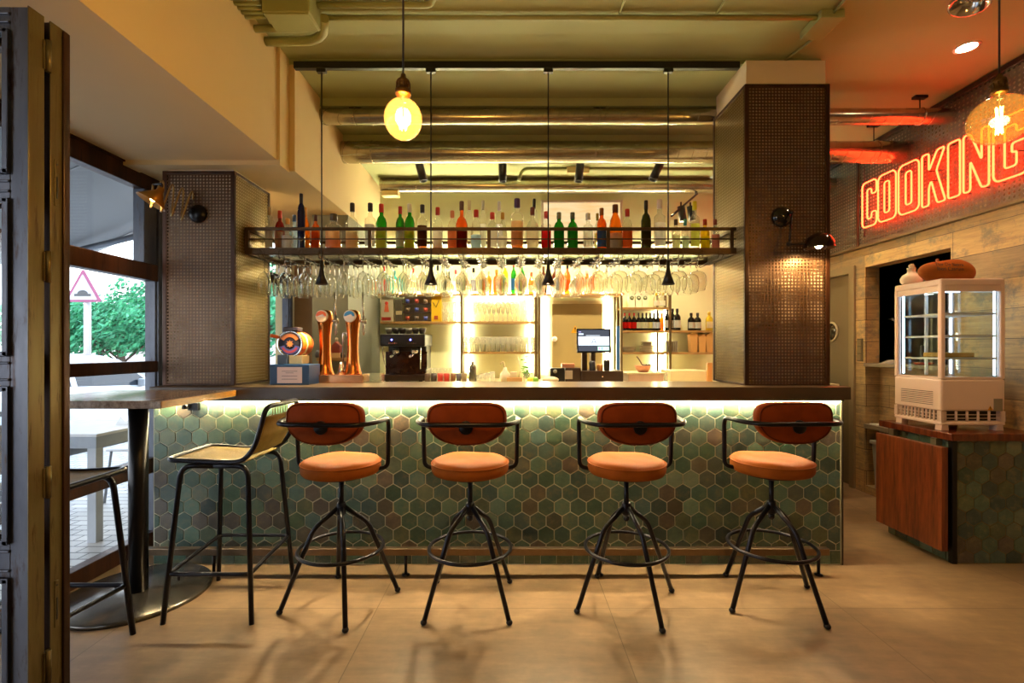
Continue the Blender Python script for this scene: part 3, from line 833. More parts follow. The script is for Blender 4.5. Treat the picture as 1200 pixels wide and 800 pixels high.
def glass(kind):
    # profile measured downward from the foot (hanging upside down); z = 0 at the foot underside (top)
    if kind == 'wine': fr, st, prof = .034, .088, [(.004, -.088), (.022, -.100), (.036, -.125), (.041, -.155), (.039, -.19), (.033, -.232)]
    elif kind == 'taster': fr, st, prof = .036, .088, [(.004, -.088), (.010, -.094), (.038, -.132), (.041, -.15), (.038, -.18), (.031, -.222)]
    else: fr, st, prof = .040, .080, [(.005, -.080), (.034, -.088), (.052, -.108), (.058, -.14), (.056, -.175), (.048, -.21)]
    outer = [(0, .0015), (fr, .0), (fr, -.0018), (.012, -.006), (.0042, -.014), (.0038, -st+.01)] + prof
    fine = []                                  # smooth curve through the bowl points
    P = [prof[0]] + prof + [prof[-1]]
    for i in range(1, len(P)-2):
        for s in range(5):
            t = s/5; q = []
            for a in (0, 1):
                p0, p1, p2, p3 = P[i-1][a], P[i][a], P[i+1][a], P[i+2][a]
                q.append(.5*(2*p1+(p2-p0)*t+(2*p0-5*p1+4*p2-p3)*t*t+(3*p1-p0-3*p2+p3)*t**3))
            fine.append(tuple(q))
    rz, zz = prof[-1]; prof = fine + [(rz, zz+.0015), (rz, zz)]
    outer = [(0, .0015), (fr*.5, .0012), (fr-.002, .0002), (fr, .0), (fr, -.0018), (fr-.002, -.002), (.012, -.006), (.006, -.010), (.0042, -.016), (.0038, -st+.01)] + prof
    g = MB(); g.lathe(outer + [(r-.0018, z) for r, z in reversed(prof)] + [(.0, -st+.001)], n=24)
    return g
protos = {}
GL = {'wine': ('slim clear wine glass hanging upside down from the gantry near the window end', 'slim wine glasses hanging by the window end'),
      'taster': ('angular tulip glass hanging upside down from the middle of the gantry', 'tulip glasses hanging under the middle of the gantry'),
      'balloon': ('wide balloon glass hanging upside down from the gantry at the tall column end', 'balloon glasses hanging by the tall column')}
for k, x in enumerate(cols_g):
    kind = 'wine' if k < 7 else ('taster' if k < 17 else 'balloon')
    if k == 23: continue
    for j in range(3 if kind == 'balloon' else 4):
        y = 3.225 + (.135 if kind == 'balloon' else .098)*j + (.004*((k*7+j*3) % 5)-.008)
        if kind not in protos:
            o = glass(kind).build('wine_glass', M['wine'], origin=(0, 0, 0)); protos[kind] = o
            tag(o, GL[kind][0], 'glass', GL[kind][1])
        else: o = protos[kind].copy(); COL.objects.link(o)
        o.location = (x, y, 1.9345); o.rotation_euler.z = R.random()*6

# ------------------------------------------------------------------ bottles
def gm(name, rgb, dif=.35, dcol=None): return m_thin(name, rgb, 1.3, .04, dif, dcol)
G = {'clear': gm('clear_bottle', (.95, .95, .9), .10, (.95, .92, .8)),
     'green': gm('green_bottle', (.08, .42, .07), .45, (.05, .38, .05)),
     'olive': gm('olive_bottle', (.12, .14, .03), .5, (.08, .09, .02)),
     'amber': gm('amber_bottle', (.85, .38, .05), .45, (.8, .32, .04)),
     'orange': gm('orange_bottle', (.9, .3, .06), .5, (.85, .26, .05)),
     'brown': gm('brown_bottle', (.25, .08, .02), .5, (.2, .06, .02)),
     'blue': gm('navy_bottle', (.02, .03, .14), .6, (.02, .03, .12)),
     'teal': gm('turquoise_bottle', (.1, .65, .65), .5, (.1, .6, .6)),
     'yellow': gm('yellow_bottle', (.95, .8, .1), .55, (.9, .72, .05)),
     'red': gm('dark_red_bottle', (.35, .02, .02), .55, (.4, .03, .02)),
     'pale': gm('pale_blue_bottle', (.7, .82, .88), .35, (.6, .75, .85)),
     'dark': gm('black_bottle', (.03, .03, .02), .6, (.02, .02, .015))}
CM = {}
TL = {}
def cmt(h):
    # printed paper: some of the light behind it comes through
    if h not in TL:
        t = NT('paper_' + h.strip('#')); c = lin(h); d = t.n('ShaderNodeBsdfDiffuse'); d.inputs[0].default_value = c
        s = t.n('ShaderNodeBsdfTranslucent'); s.inputs[0].default_value = c
        a = t.n('ShaderNodeMixShader'); a.inputs[0].default_value = .5; t.l(d.outputs[0], a.inputs[1]); t.l(s.outputs[0], a.inputs[2])
        TL[h] = t.done(a.outputs[0])
    return TL[h]
def cm(h):
    if h not in CM: CM[h] = m_plain('paint_' + h.strip('#'), h, .4, var=.06)
    return CM[h]
def bottle(x, y, z, h, r, style, mat, cap, lab, liquid=None, label='', cat='bottle', group=None, capext=0, name='liquor_bottle', n=16):
    """body + cap + paper label (+ liquid)"""
    sh = {'std': (.64, .77, .40), 'shoulder': (.68, .73, .42), 'slope': (.48, .80, .40), 'wine': (.62, .76, .40), 'decanter': (.70, .75, .44), 'tall': (.70, .84, .42), 'squat': (.58, .72, .44)}[style]
    hb, hn, nr = sh[0]*h, sh[1]*h, sh[2]*r if style != 'squat' else .34*r
    if style == 'wine': nr = r*.36
    hc = .90*h; r *= 1.06
    rings = [(0, .001), (r*.9, 0), (r, .008), (r, hb*.97), (r*.97, hb), ((r+nr)*.55, hb+(hn-hb)*.6), (nr, hn), (nr, hc)]
    if style in ('decanter', 'shoulder'): rings = [(0, .001), (r*.94, 0), (r, .006), (r, hb*.98), (r*.9, hb), (nr*1.3, hn-.004), (nr, hn), (nr, hc)]
    b = MB().lathe(rings, n=n, c=(x, y, z)).build(name, mat, origin=(x, y, z))
    tag(b, label, cat, group)
    if cap:
        cr = nr*1.18
        c = MB(); c.lathe([(0, h*.83), (cr, h*.83), (cr, h*.985), (cr*.9, h), (0, h)], (x, y, z), n)
        c.build('cap', cm(cap), b)
    if liquid:
        lm, lv = liquid
        c = MB(); c.lathe([(0, .004), (r*.93, .004), (r*.93, hb*lv), (0, hb*lv)], (x, y, z), n); c.build('liquid', G[lm], b)
    if lab:
        f0, f1 = (.14, .80) if style != 'wine' else (.2, .75)
        c = MB(); pr = []
        vs = []; fs = []; k2 = n*2//3
        for zz in (f0*hb, f1*hb):
            for k in range(k2+1):
                a = -PI/2 - 1.15 + 2.3*k/k2; vs.append((x+(r+.0012)*math.cos(a), y+(r+.0012)*math.sin(a), z+zz))
        for k in range(k2): fs.append((k, k+1, k2+1+k+1, k2+1+k))
        c.add(vs, fs, True); c.build('paper_label', cmt(lab), b)
    return b
ZD = 1.997
def gb(px, ytop, r, style, mat, cap, lab, label, y=3.34, liquid=None):
    h = PZ(ytop, y) - ZD
    return bottle(PX(px, y), y, ZD, h, r, style, G[mat], cap, lab, liquid, label, 'bottle', None)
GB = [
 (316, 243, .026, 'tall', 'clear', '#b8a890', '#d8d0c0', 'pale bottle with a long rounded cream stopper, first on the gantry'),
 (328, 247, .030, 'std', 'red', '#d83a20', '#e8ddd0', 'dark red bottle with bright red cap beside the cream-stoppered one'),
 (337, 256, .034, 'squat', 'clear', '#e0a050', '#e8e8ea', 'squat clear bottle with low orange cap on the gantry'),
 (345, 252, .032, 'squat', 'pale', '#5a82c0', '#dfe6ee', 'squat pale bottle with flat blue cap on the gantry'),
 (353, 227, .024, 'tall', 'blue', '#101020', None, 'tall navy bottle standing highest at the window end of the gantry'),
 (357, 243, .036, 'slope', 'amber', '#b88420', '#d08a20', 'golden amber bottle with gold cap in front of the tall navy one'),
 (370, 252, .026, 'std', 'orange', '#4a1c10', '#c05020', 'orange bottle with dark cap behind the first pendant cord'),
 (391, 251, .048, 'decanter', 'clear', '#5a5040', '#e0b080', 'clear square-shouldered decanter with a wide flat stopper'),
 (413, 238, .040, 'squat', 'clear', '#2a2018', '#e8d8a0', 'clear wide bottle with tall black stopper and round badge'),
 (434, 238, .034, 'shoulder', 'clear', '#1c2024', '#e8e4d8', 'clear bottle with black cap and cream label beside a gantry post'),
 (447, 239, .036, 'std', 'green', '#c02820', '#e8d860', 'green bottle with red cap and yellow label, nearest the post'),
 (469, 242, .028, 'std', 'green', '#b01c1c', '#e0d8c8', 'slim green bottle with red cap and cream label'),
 (480, 239, .034, 'std', 'green', '#e8e4d8', '#e8d040', 'green bottle with white cap and big yellow label'),
 (495, 240, .032, 'shoulder', 'clear', '#201a18', '#4a3020', 'clear bottle with black cap and dark slanted label over amber spirit'),
 (513, 243, .032, 'std', 'clear', '#b83020', '#e8e0d0', 'clear bottle with tall red cap right after the second cord'),
 (530, 247, .030, 'std', 'clear', '#d08050', '#e08050', 'clear bottle with cork-coloured cap and orange label'),
 (541, 236, .040, 'squat', 'orange', '#6a5040', '#5a2010', 'round orange bottle with thin tall pourer'),
 (550, 235, .026, 'tall', 'clear', '#e8e4d0', None, 'tall clear bottle with ivory cap behind the round orange one'),
 (558, 246, .034, 'slope', 'clear', '#c83020', '#a8cce0', 'clear bottle with thin red cap and pale blue label'),
 (566, 235, .022, 'tall', 'clear', '#d8d8c8', '#e8e8d8', 'narrow clear flute bottle standing tall mid gantry'),
 (577, 249, .034, 'std', 'clear', '#c83828', '#f0e8d8', 'clear low bottle with short red cap mid gantry'),
 (585, 236, .024, 'tall', 'clear', '#d8dce8', '#e8e8f0', 'clear bottle with tall white and blue cap'),
 (589, 249, .028, 'slope', 'clear', '#c0902c', '#ece4d0', 'clear conical bottle with gold cap in front of the white and blue capped one'),
 (606, 233, .040, 'decanter', 'clear', '#4a3060', '#d8a878', 'broad bottle with purple-brown cap and pink-tan label'),
 (624, 243, .040, 'squat', 'clear', '#6a3020', '#e8d8b0', 'round clear bottle with brown knob cap and cream label'),
 (626, 233, .024, 'tall', 'clear', '#181818', None, 'tall clear bottle with black cap behind the brown-knobbed one'),
 (640, 248, .032, 'shoulder', 'clear', '#c83020', '#c02020', 'clear bottle with red cap and red seal beside the third cord'),
 (655, 249, .034, 'std', 'green', '#8a8a70', '#2a8a2a', 'green bottle with grey cap, first of two alike right of the third cord'),
 (671, 249, .034, 'std', 'green', '#6a7268', '#3a9a3a', 'green bottle with grey cap, second of two alike, nearer the pale ones'),
 (689, 250, .032, 'shoulder', 'clear', '#e0dccc', '#e8e4d4', 'clear bottle with white cap in front of the lit frame'),
 (700, 250, .022, 'std', 'clear', '#b8a848', '#e8dc90', 'slim pale bottle with mustard cap in front of the lit frame'),
 (705, 244, .032, 'std', 'orange', '#9a6428', '#3a68a8', 'orange bottle with bronze cap and blue label'),
 (721, 240, .044, 'slope', 'amber', '#6a3818', '#d8d0c0', 'wide amber flask-shaped bottle with brown cap'),
 (735, 245, .032, 'std', 'clear', '#c02c20', '#e07838', 'clear bottle with red cap and orange label right of the lit frame'),
 (757, 235, .032, 'wine', 'olive', '#18140f', '#4a4020', 'tall olive-black wine-shaped bottle on the gantry'),
 (773, 234, .036, 'shoulder', 'clear', '#e8e0d8', '#f0ece4', 'tall clear bottle with white cap and round red badge'),
 (792, 257, .026, 'std', 'clear', '#4a4030', '#c8c890', 'small clear bottle with dark cap just past the fourth cord'),
 (803, 257, .024, 'std', 'clear', '#3a98a8', '#b8c8a0', 'small clear bottle with teal cap on the gantry'),
 (814, 236, .030, 'shoulder', 'clear', '#d8d020', '#dce060', 'tall clear bottle with bright yellow cap'),
 (826, 257, .030, 'std', 'yellow', '#c84020', '#f0e010', 'short bright yellow bottle with red cap'),
 (838, 257, .026, 'std', 'clear', '#8a3828', '#c88070', 'small pinkish bottle with red-brown cap, last on the gantry'),
]
LIQ = {370: ('orange', .7), 391: ('orange', .5), 413: ('amber', .6), 495: ('amber', .7), 513: ('amber', .3), 530: ('orange', .5), 606: ('amber', .5), 640: ('yellow', .3), 735: ('orange', .7), 721: ('brown', .6)}
prev = None
for k, g in enumerate(GB):
    px, yt, r, sty, mat, cap, lab, label = g
    y = 3.30 if k % 2 else 3.33
    if prev is not None and px - prev < 14: y = 3.30 if lasty > 3.36 else 3.42
    if label.find('behind') >= 0 and 'cord' not in label: y = 3.47
    gb(px, yt, r, sty, mat, cap, lab, label, y, LIQ.get(px))
    prev, lasty = px, y
for px, yy in ((773, None),):
    bb = [o for o in bpy.data.objects if o.get('label', '').startswith('tall clear bottle with white cap')][0]
    MB().lathe([(0, -.001), (.014, -.001), (.014, 0), (0, 0)], (bb.location.x, bb.location.y-.0375, ZD+.15), 18, 'Y').build('round_badge', cm('#c02020'), bb)
# ------------------------------------------------------------------ pendants over the bar
WARM = (1.0, .76, .43)
track = thing('ceiling_track', (0, 3.1, 3.13), 'long black lighting track under the ceiling edge carrying four pendants', 'light track')
TY = 3.10
MB().box(PX(345, TY), PX(866, TY), TY-.018, TY+.018, 3.128, 3.172).build('track_bar', M['black'], track, bevel=.004)
PEN = [(377, 'the left one by the shorter column'), (505, 'the second one, above the left-of-centre stool'), (642.5, 'the third one, above the glasses mid bar'), (783, 'the one nearest the tall column')]
glowb = m_emit('lamp_glow', (1.0, .74, .4), 22)
for px, w in PEN:
    x = PX(px, TY)
    p = thing('pendant_lamp', (x, TY, 1.75), 'thin black rod pendant with small cone shade, ' + w, 'pendant lamp', 'cone pendants over the bar')
    MB().box(x-.03, x+.03, TY-.015, TY+.015, 3.105, 3.130).build('track_adapter', M['black'], p, bevel=.003)
    MB().cyl((x, TY, 1.90), (x, TY, 3.11), .0045, 8).build('rod', M['black'], p)
    s = MB(); s.lathe([(.006, .155), (.010, .15), (.012, .10), (.020, .06), (.042, .0), (.040, .0), (.018, .058), (.010, .09)], (x, TY, 1.745), 28)
    s.build('cone_shade', M['black'], p)
    MB().lathe([(0, .012), (.03, .012), (.03, .009), (0, .009)], (x, TY, 1.745), 20).build('bulb', glowb, p)
    l = light('pendant_light', 'SPOT', (x, TY, 1.748), 52, WARM, p, spot_size=math.radians(86), spot_blend=.4, shadow_soft_size=.018)

# ------------------------------------------------------------------ globe bulbs
amberg = m_thin('amber_bulb_glass', (1.0, .66, .24), 1.2, .02, .03, (1, .6, .2))
fil = m_emit('filament_glow', (1.0, .62, .2), 60)
def globe(x, y, zc, r, sq, sock_h, cord_top, label, pw):
    g = thing('globe_pendant', (x, y, zc), label, 'pendant lamp', 'bare globe bulb pendants')
    prof = []
    for k in range(19):
        t = PI*k/18*.93; prof.append((r*math.sin(t)*(1 if sq >= 1 else 1), -r*sq*math.cos(t)))
    nz = prof[-1][1]
    prof += [(.021, nz+.006), (.021, nz+.022)]
    MB().lathe(prof, (x, y, zc), 40).build('bulb', amberg, g)
    z0 = zc + nz + .012
    s = MB(); s.lathe([(0, sock_h+.01), (.008, sock_h+.008), (.010, sock_h-.004), (.020, sock_h-.012), (.024, sock_h-.022), (.022, sock_h-.026), (.022, .02), (.0265, .018), (.0265, .004), (.023, 0), (0, 0)], (x, y, z0), 28)
    for k in range(10):
        a = 2*PI*k/10; s.tube([(x+.0225*math.cos(a), y+.0225*math.sin(a), z0+.02), (x+.0225*math.cos(a), y+.0225*math.sin(a), z0+sock_h-.026)], .0022, 5)
    s.build('socket', M['brass'], g)
    MB().cyl((x, y, z0+sock_h), (x, y, cord_top), .0035, 8).build('cord', M['black'], g)
    MB().lathe([(0, 0), (.045, 0), (.045, -.02), (0, -.02)], (x, y, ZF), 24).build('ceiling_rose', M['black'], g)
    f = MB()
    for k in range(6):
        a = 2*PI*k/6; r1 = .011
        f.tube([(x+r1*math.cos(a), y+r1*math.sin(a), zc-r*.55), (x+r1*.7*math.cos(a+.5), y+r1*.7*math.sin(a+.5), zc), (x+r1*math.cos(a), y+r1*math.sin(a), zc+r*.5)], .0014, 5)
    f.build('filament', fil, g)
    m = MB(); m.tube([(x, y, zc-r*.5), (x, y, z0)], .003, 6); m.build('glass_stem', M['wine'], g)
    light('globe_light', 'POINT', (x, y, zc), pw, (1.0, .77, .42), g, shadow_soft_size=.03)
globe(PX(472.5, 1.6), 1.6, PZ(139.5, 1.6), .0625, 1.08, .062, ZF, 'round amber globe bulb on a brown cord left of the picture centre', 15)
globe(PX(1171, 1.9), 1.9, PZ(140.5, 1.9), .100, .92, .070, ZF, 'larger squashed amber globe bulb hanging before the neon sign', 5)

# ------------------------------------------------------------------ scissor wall lamp on the shorter column
a = thing('wall_lamp', (PX(231, 3.05), 3.05, PZ(250, 3.05)), 'spring-armed wall lamp with brass cone shade on the shorter column', 'wall lamp')
bx, bz = PX(231, 3.05), PZ(250, 3.05)
MB().lathe([(0, -.03), (.03, -.028), (.052, -.014), (.058, 0), (0, 0)], (bx, 3.058, bz), 28, 'Y').build('wall_plate', M['black_metal'], a)
pts = []
N_ = 4.0
for k in range(121):
    t = k/120; th = t*N_*2*PI
    cx = bx - .02 - t*.155; cy = 3.02 - t*.13; cz = bz + .03 + t*.055
    pts.append((cx + .014*math.sin(th), cy + .02*math.cos(th), cz + .098*math.sin(th + .6)*(1-.1*t)))
MB().tube(pts, .0058, 8).build('spring_arm', m_plain('pale_brass_wire', '#b09a6a', .3, .7), a)
sx, sy, sz = PX(183, 2.88), 2.88, PZ(229, 2.88)
d = Vector((-.25, -.30, -.95)).normalized(); d = Vector((-.42, -.30, -.86)).normalized()
sh = MB(); sh.lathe([(.012, .06), (.016, .055), (.020, .03), (.082, -.05), (.080, -.051), (.018, .026)], (0, 0, 0), 32)
q = Vector((0, 0, -1)).rotation_difference(d).to_matrix()
sh.v = [q @ v + Vector((sx, sy, sz)) for v in sh.v]
sh.build('cone_shade', m_plain('brass_cone', '#a8742c', .35, .7), a)
bl = MB().sphere((0, 0, -.022), .020, 14, 10); bl.v = [q @ v + Vector((sx, sy, sz)) for v in bl.v]
bl.build('bulb', m_emit('small_bulb_glow', (1, .6, .2), 30), a)
MB().tube(fillet([pts[-1], (sx+.03, sy+.01, sz+.075), tuple(Vector((sx, sy, sz)) - d*.055)], .02, 4), .006, 8).build('swivel_neck', M['black_metal'], a)
l = light('wall_lamp_light', 'SPOT', tuple(Vector((sx, sy, sz)) + d*.045), 8, (1, .58, .22), a, spot_size=math.radians(120), spot_blend=.5, shadow_soft_size=.02)
l.rotation_euler = d.to_track_quat('-Z', 'Y').to_euler()

# ------------------------------------------------------------------ jointed wall lamp on the tall column
a = thing('wall_lamp', (PX(922, 3.04), 3.06, PZ(251, 3.04)), 'jointed black wall lamp with glossy dome shade on the tall column', 'wall lamp')
bx, bz = PX(922, 3.0), PZ(251, 3.0)
MB().lathe([(0, -.045), (.02, -.044), (.045, -.032), (.062, -.012), (.066, 0), (0, 0)], (bx, 3.058, bz), 32, 'Y').build('wall_plate', m_plain('gloss_black', '#15120f', .12), a)
jx, jz = PX(925, 2.95), PZ(286, 2.95)
m = MB(); m.sphere((bx+.032, 3.0, bz+.01), .012); m.cyl((bx+.032, 3.0, bz+.01), (jx, 2.95, jz), .006, 10); m.sphere((jx, 2.95, jz), .016)
m.cyl((jx, 2.95, jz), (PX(946, 2.93), 2.93, PZ(286, 2.93)), .0055, 10); m.build('arm', M['black_metal'], a)
dx, dz = PX(959.5, 2.93), PZ(291, 2.93)
prof = [(.006, .098)] + [(.088*math.sin(t), .003+.092*math.cos(t)) for t in [PI/2*k/10 for k in range(1, 11)]] + [(.090, 0), (.086, 0)] + [(.084*math.sin(t), .088*math.cos(t)) for t in [PI/2*k/8 for k in range(8, 0, -1)]]
MB().lathe(prof, (dx, 2.93, dz), 36).build('dome_shade', m_plain('gloss_bronze_black', '#2a1a10', .12, .4), a)
MB().sphere((dx, 2.93, dz+.018), .020, 14, 10).build('bulb', m_emit('dome_bulb_glow', (1, .7, .35), 28), a)
l = light('wall_lamp_light', 'SPOT', (dx, 2.93, dz-.004), 16, (1, .62, .26), a, spot_size=math.radians(165), spot_blend=.25, shadow_soft_size=.02)
# shade tilts its light against the column face
# ------------------------------------------------------------------ downlights, plus added fill lamps
def downlight(x, y, z, pw, label, size=125, c=WARM):
    d = thing('downlight', (x, y, z), label, 'downlight', 'recessed downlights')
    MB().lathe([(.052, -.003), (.066, -.004), (.068, 0), (.052, 0)], (x, y, z), 28).build('trim_ring', M['white'], d)
    MB().lathe([(0, -.002), (.052, -.002)], (x, y, z), 28).build('lens', m_emit('downlight_glow', (1, .8, .5), 30) if 'dl' not in M else M['dl'], d)
    l = light('downlight_light', 'SPOT', (x, y, z-.012), pw, c, d, spot_size=math.radians(size), spot_blend=.6, shadow_soft_size=.04)
M['dl'] = m_emit('downlight_glow', (1, .8, .5), 30)
downlight(2.83, 3.0, ZF, 18, 'round recessed downlight in the reddish ceiling above the display fridge')
for x, y, lab in ((-.6, .2, 'over the floor in front of the bar'), (1.5, .2, 'over the floor near the display fridge side'), (-.6, -1.6, 'towards the wall behind the viewer'), (1.6, -1.6, 'towards the corner behind the viewer')):
    downlight(x, y, ZF, 10 if x < 0 else 5, 'added unseen fill downlight ' + lab, 150)  # unseen lamps added as ambient fill for the room
downlight(2.62, 4.35, ZF, 36, 'round recessed downlight behind the tall column near the taupe door')
downlight(-1.93, 3.62, 2.484, 22, 'round recessed downlight in the lowered soffit behind the shorter column', 150)
# chrome ceiling spot
cs = thing('ceiling_spotlight', (2.37, 2.5, 3.1), 'chrome cylinder spotlight at the top edge above the amber globe', 'spotlight')
MB().lathe([(0, 3.2075), (.035, 3.2075), (.035, 3.185), (0, 3.185)], (2.37, 2.5, 0), 24).build('mount', M['chrome'], cs)
q = Matrix.Rotation(.25, 3, 'Y')
m = MB(); m.lathe([(0, .05), (.055, .05), (.06, .02), (.086, -.035), (.086, -.055), (.078, -.055), (.05, .01)], n=32)
m.v = [q @ v + Vector((2.385, 2.5, 3.165)) for v in m.v]; m.build('reflector', M['chrome'], cs)

# ------------------------------------------------------------------ spiral ducts
def duct(x0, x1, y, z, r, label, brk, step=.115):
    d = thing('spiral_duct', (x0, y, z), label, 'ventilation duct', 'spiral ducts under the ceiling')
    m = MB(); m.lathe([(r, x0), (r, x1)], (0, y, z), 40, 'X'); m.build('pipe', M['galv'], d)
    s = MB(); k = 0; x = x0+.05
    while x < x1-.04:
        s.tube([(x + .035*math.sin(a+.6), y+(r+.0005)*math.cos(a), z+(r+.0005)*math.sin(a)) for a in [2*PI*j/28 for j in range(28)]], .0022, 5, closed=True)
        x += step
    s.build('seam', M['galv'], d)
    for bx in brk:
        m = MB(); zc = ZF if bx > 2.0 else ZB if y < 3.54 else (3.116 if y < 4.02 else 3.059)
        m.box(bx-.045, bx+.045, y-.02, y+.02, zc-.018, zc); m.cyl((bx, y, zc-.01), (bx, y, z+r), .004, 8)
        hg = m.build('hanger', M['black_metal'], d)
        MB().tube([(bx, y+(r+.002)*math.cos(a), z+(r+.002)*math.sin(a)) for a in [2*PI*j/28 for j in range(28)]], .004, 6, closed=True).build('clamp', M['galv'], hg)
duct(-1.41, RX-.03, 3.58, PZ(136, 3.58)-.004, .057, 'thinner spiral duct crossing under the ceiling nearest the track', [PX(417, 3.58), PX(702, 3.58), PX(1078, 3.58)])
duct(-1.41, RX-.03, 4.03, PZ(178.5, 4.03), .088, 'thick spiral duct, middle of the three over the bar', [PX(437, 4.03), PX(697, 4.03), PX(1024, 4.03)])
duct(PX(446, 4.88), RX-.03, 4.90, PZ(217.5, 4.9), .073, 'spiral duct furthest back, close to the bar back wall', [PX(540, 4.9), PX(712, 4.9)])
e = MB(); e.box(PX(449, 4.9), PX(468, 4.9), 4.84, 4.93, PZ(231, 4.9), PZ(225, 4.9)); tag(e.build('junction_box', M['cream'], bevel=.004), 'small white junction box under the end of the rear duct', 'junction box')

cz = PZ(198, 4.6)
tag(MB().tube(fillet([(PX(608, 4.6), 4.6, PZ(212, 4.6)), (PX(612, 4.6), 4.6, cz), (PX(836, 4.6), 4.6, cz)], .06, 6), .016, 10).build('conduit', m_plain('sage_pipe', '#9aa070', .5)), 'painted conduit running above the rear duct towards the tall column', 'conduit')
e = MB(); e.box(PX(664, 4.6), PX(690, 4.6), 4.56, 4.58, cz-.05, cz+.01); tag(e.build('junction_box', M['cream'], bevel=.004), 'small white box on the conduit above the rear duct', 'junction box')
# conduits and boxes on the front ceiling
cp = m_plain('sage_conduit', '#9aa070', .5, var=.05)
def conduit(P, r, label, fil=.04):
    tag(MB().tube(fillet(P, fil, 6), r, 12).build('conduit', cp), label, 'conduit', 'painted ceiling conduits')
yc = 2.70
conduit([(PX(372, yc), yc, 3.185), (PX(957, yc), yc, 3.185)], .014, 'long straight painted conduit crossing the ceiling in front of the black track')
conduit([(PX(372, 2.60), 2.60, 3.185), (PX(505, 2.60), 2.60, 3.185), (PX(520, 2.45), 2.40, 3.185), (PX(520, 2.3), 2.1, 3.185)], .016, 'short painted conduit bending towards the viewer near the grey box')
bx = thing('junction_box', (-1.1, 2.57, 3.08), 'large sage-painted junction box at the ceiling beside the bulkhead', 'junction box')
MB().box(PX(318, 2.6), PX(372, 2.6), 2.495, 2.65, 3.075, ZF).build('box_body', cp, bx, bevel=.008)
MB().box(PX(318, 2.6)+.008, PX(372, 2.6)-.008, 2.503, 2.642, 3.068, 3.076).build('box_lid', cp, bx, bevel=.003)
for k, (yy, rr) in enumerate(((2.50, .012), (2.535, .012), (2.57, .012), (2.605, .012), (2.64, .012))):
    conduit([(-1.46, yy, 3.15), (PX(318, 2.6), yy, 3.15)], rr, 'short conduit from bulkhead to large junction box, %s of five' % ['nearest the viewer', 'second from the viewer', 'the middle one', 'fourth from the viewer', 'furthest from the viewer'][k])
conduit([(-1.46, 2.74, 3.15), (PX(352, 2.74), 2.74, 3.15), (PX(366, 2.7), 2.72, 3.15), (PX(369, 2.66), 2.64, 3.15)], .020, 'bent conduit curling round the back of the large junction box', .09)
conduit([(-1.46, 2.86, 3.155), (PX(365, 2.86), 2.86, 3.155), (PX(382, 2.84), 2.80, 3.155), (PX(383, 2.7), 2.66, 3.155)], .026, 'thickest bent conduit behind the large junction box', .11)
jb = MB(); jb.box(PX(957, 2.7), PX(985, 2.7), 2.66, 2.86, 3.16, ZF); tag(jb.build('junction_box', cp, bevel=.005), 'flat sage-painted junction box at the edge of the reddish ceiling', 'junction box')
conduit([(PX(968, 2.8), 2.86, 3.195), (PX(922, 3.10), 3.115, 3.195)], .009, 'thin conduit running slantwise from flat junction box to the tall column')
conduit([(PX(972, 2.7), 2.66, 3.19), (PX(984, 2.6), 2.35, 3.19)], .009, 'thin conduit running from flat junction box towards the viewer')
for px in (727, 842):
    conduit([(PX(px, 2.66), 2.685, 3.195), (PX(px+5, 2.6), 2.40, 3.195)], .006, 'thin cable stub from the long conduit, %s' % ('nearer the picture centre' if px == 727 else 'nearer the tall column'))

# small black cylinder spots above the back bar
def cylspot(px, y, tilt, label):
    x = PX(px, y); z = PZ(191, y)
    s = thing('cylinder_spotlight', (x, y, z), label, 'spotlight', 'black cylinder spotlights over the back bar')
    zc = 3.059
    MB().cyl((x, y, z-.01), (x, y, zc), .006, 8).build('stem', M['black'], s)
    q = Matrix.Rotation(tilt, 3, 'Y')
    m = MB(); m.lathe([(0, .0), (.034, -.001), (.036, -.01), (.036, -.165), (.030, -.165), (.028, -.12), (0, -.12)], n=24); m.v = [q @ v + Vector((x, y, z)) for v in m.v]
    m.build('housing', M['black'], s)
    l = light('spotlight_light', 'SPOT', (x + math.sin(-tilt)*.17, y, z-.17), 42, (1, .8, .48), s, spot_size=math.radians(95), spot_blend=.5, shadow_soft_size=.03)
    l.rotation_euler = (-.25, tilt, 0)
    d = Vector((0, .35, -1)).normalized(); l.rotation_euler = d.to_track_quat('-Z', 'Y').to_euler()
for px, t, w in ((491, -.25, 'the one nearest the window end'), (589, 0, 'second from the window end'), (680, .1, 'third from the window end'), (774, .45, 'the tilted one nearest the tall column')):
    cylspot(px, 4.25, t, 'black cylinder spotlight below the ducts, ' + w)
# ------------------------------------------------------------------ back bar
BYW = 5.15
bc = thing('back_counter', (.3, 4.7, 0), 'low pale work counter along the wall behind the bar', 'counter')
MB().box(-1.40, 2.9, 4.35, 5.14, 0, .98).build('cabinet', m_plain('back_cabinet', '#6a5a40', .5), bc)
MB().box(-1.40, 2.92, 4.30, 5.145, .98, 1.02).build('worktop', m_plain('pale_worktop', '#d8cda8', .3), bc, bevel=.003)
ZK = 1.02
SY = 4.98                      # front of shelving
shelf_w = m_wood('shelf_board_wood', '#7a5a30', '#b08a50', (1, 10, 10), .45)
up_m = m_plain('bronze_upright', '#6a5838', .4, .5)
unit = thing('back_shelving', (.3, 5.05, ZK), 'bronze framed back shelving with thin wooden shelves and glowing strips', 'shelving')
def upright(px):
    x = PX(px, SY); MB().box(x-.012, x+.012, SY-.015, SY+.015, ZK, 1.90).build('upright', up_m, unit, bevel=.002)
    MB().box(x-.010, x+.010, BYW-.03, BYW-.005, ZK, 1.90).build('upright', up_m, unit)
for px in (541, 628, 632, 728, 785): upright(px)
for px in (723, 774):
    x = PX(px, SY); MB().box(x-.009, x+.009, SY+.10, SY+.12, ZK, 1.9).build('upright', up_m, unit)
boards = []
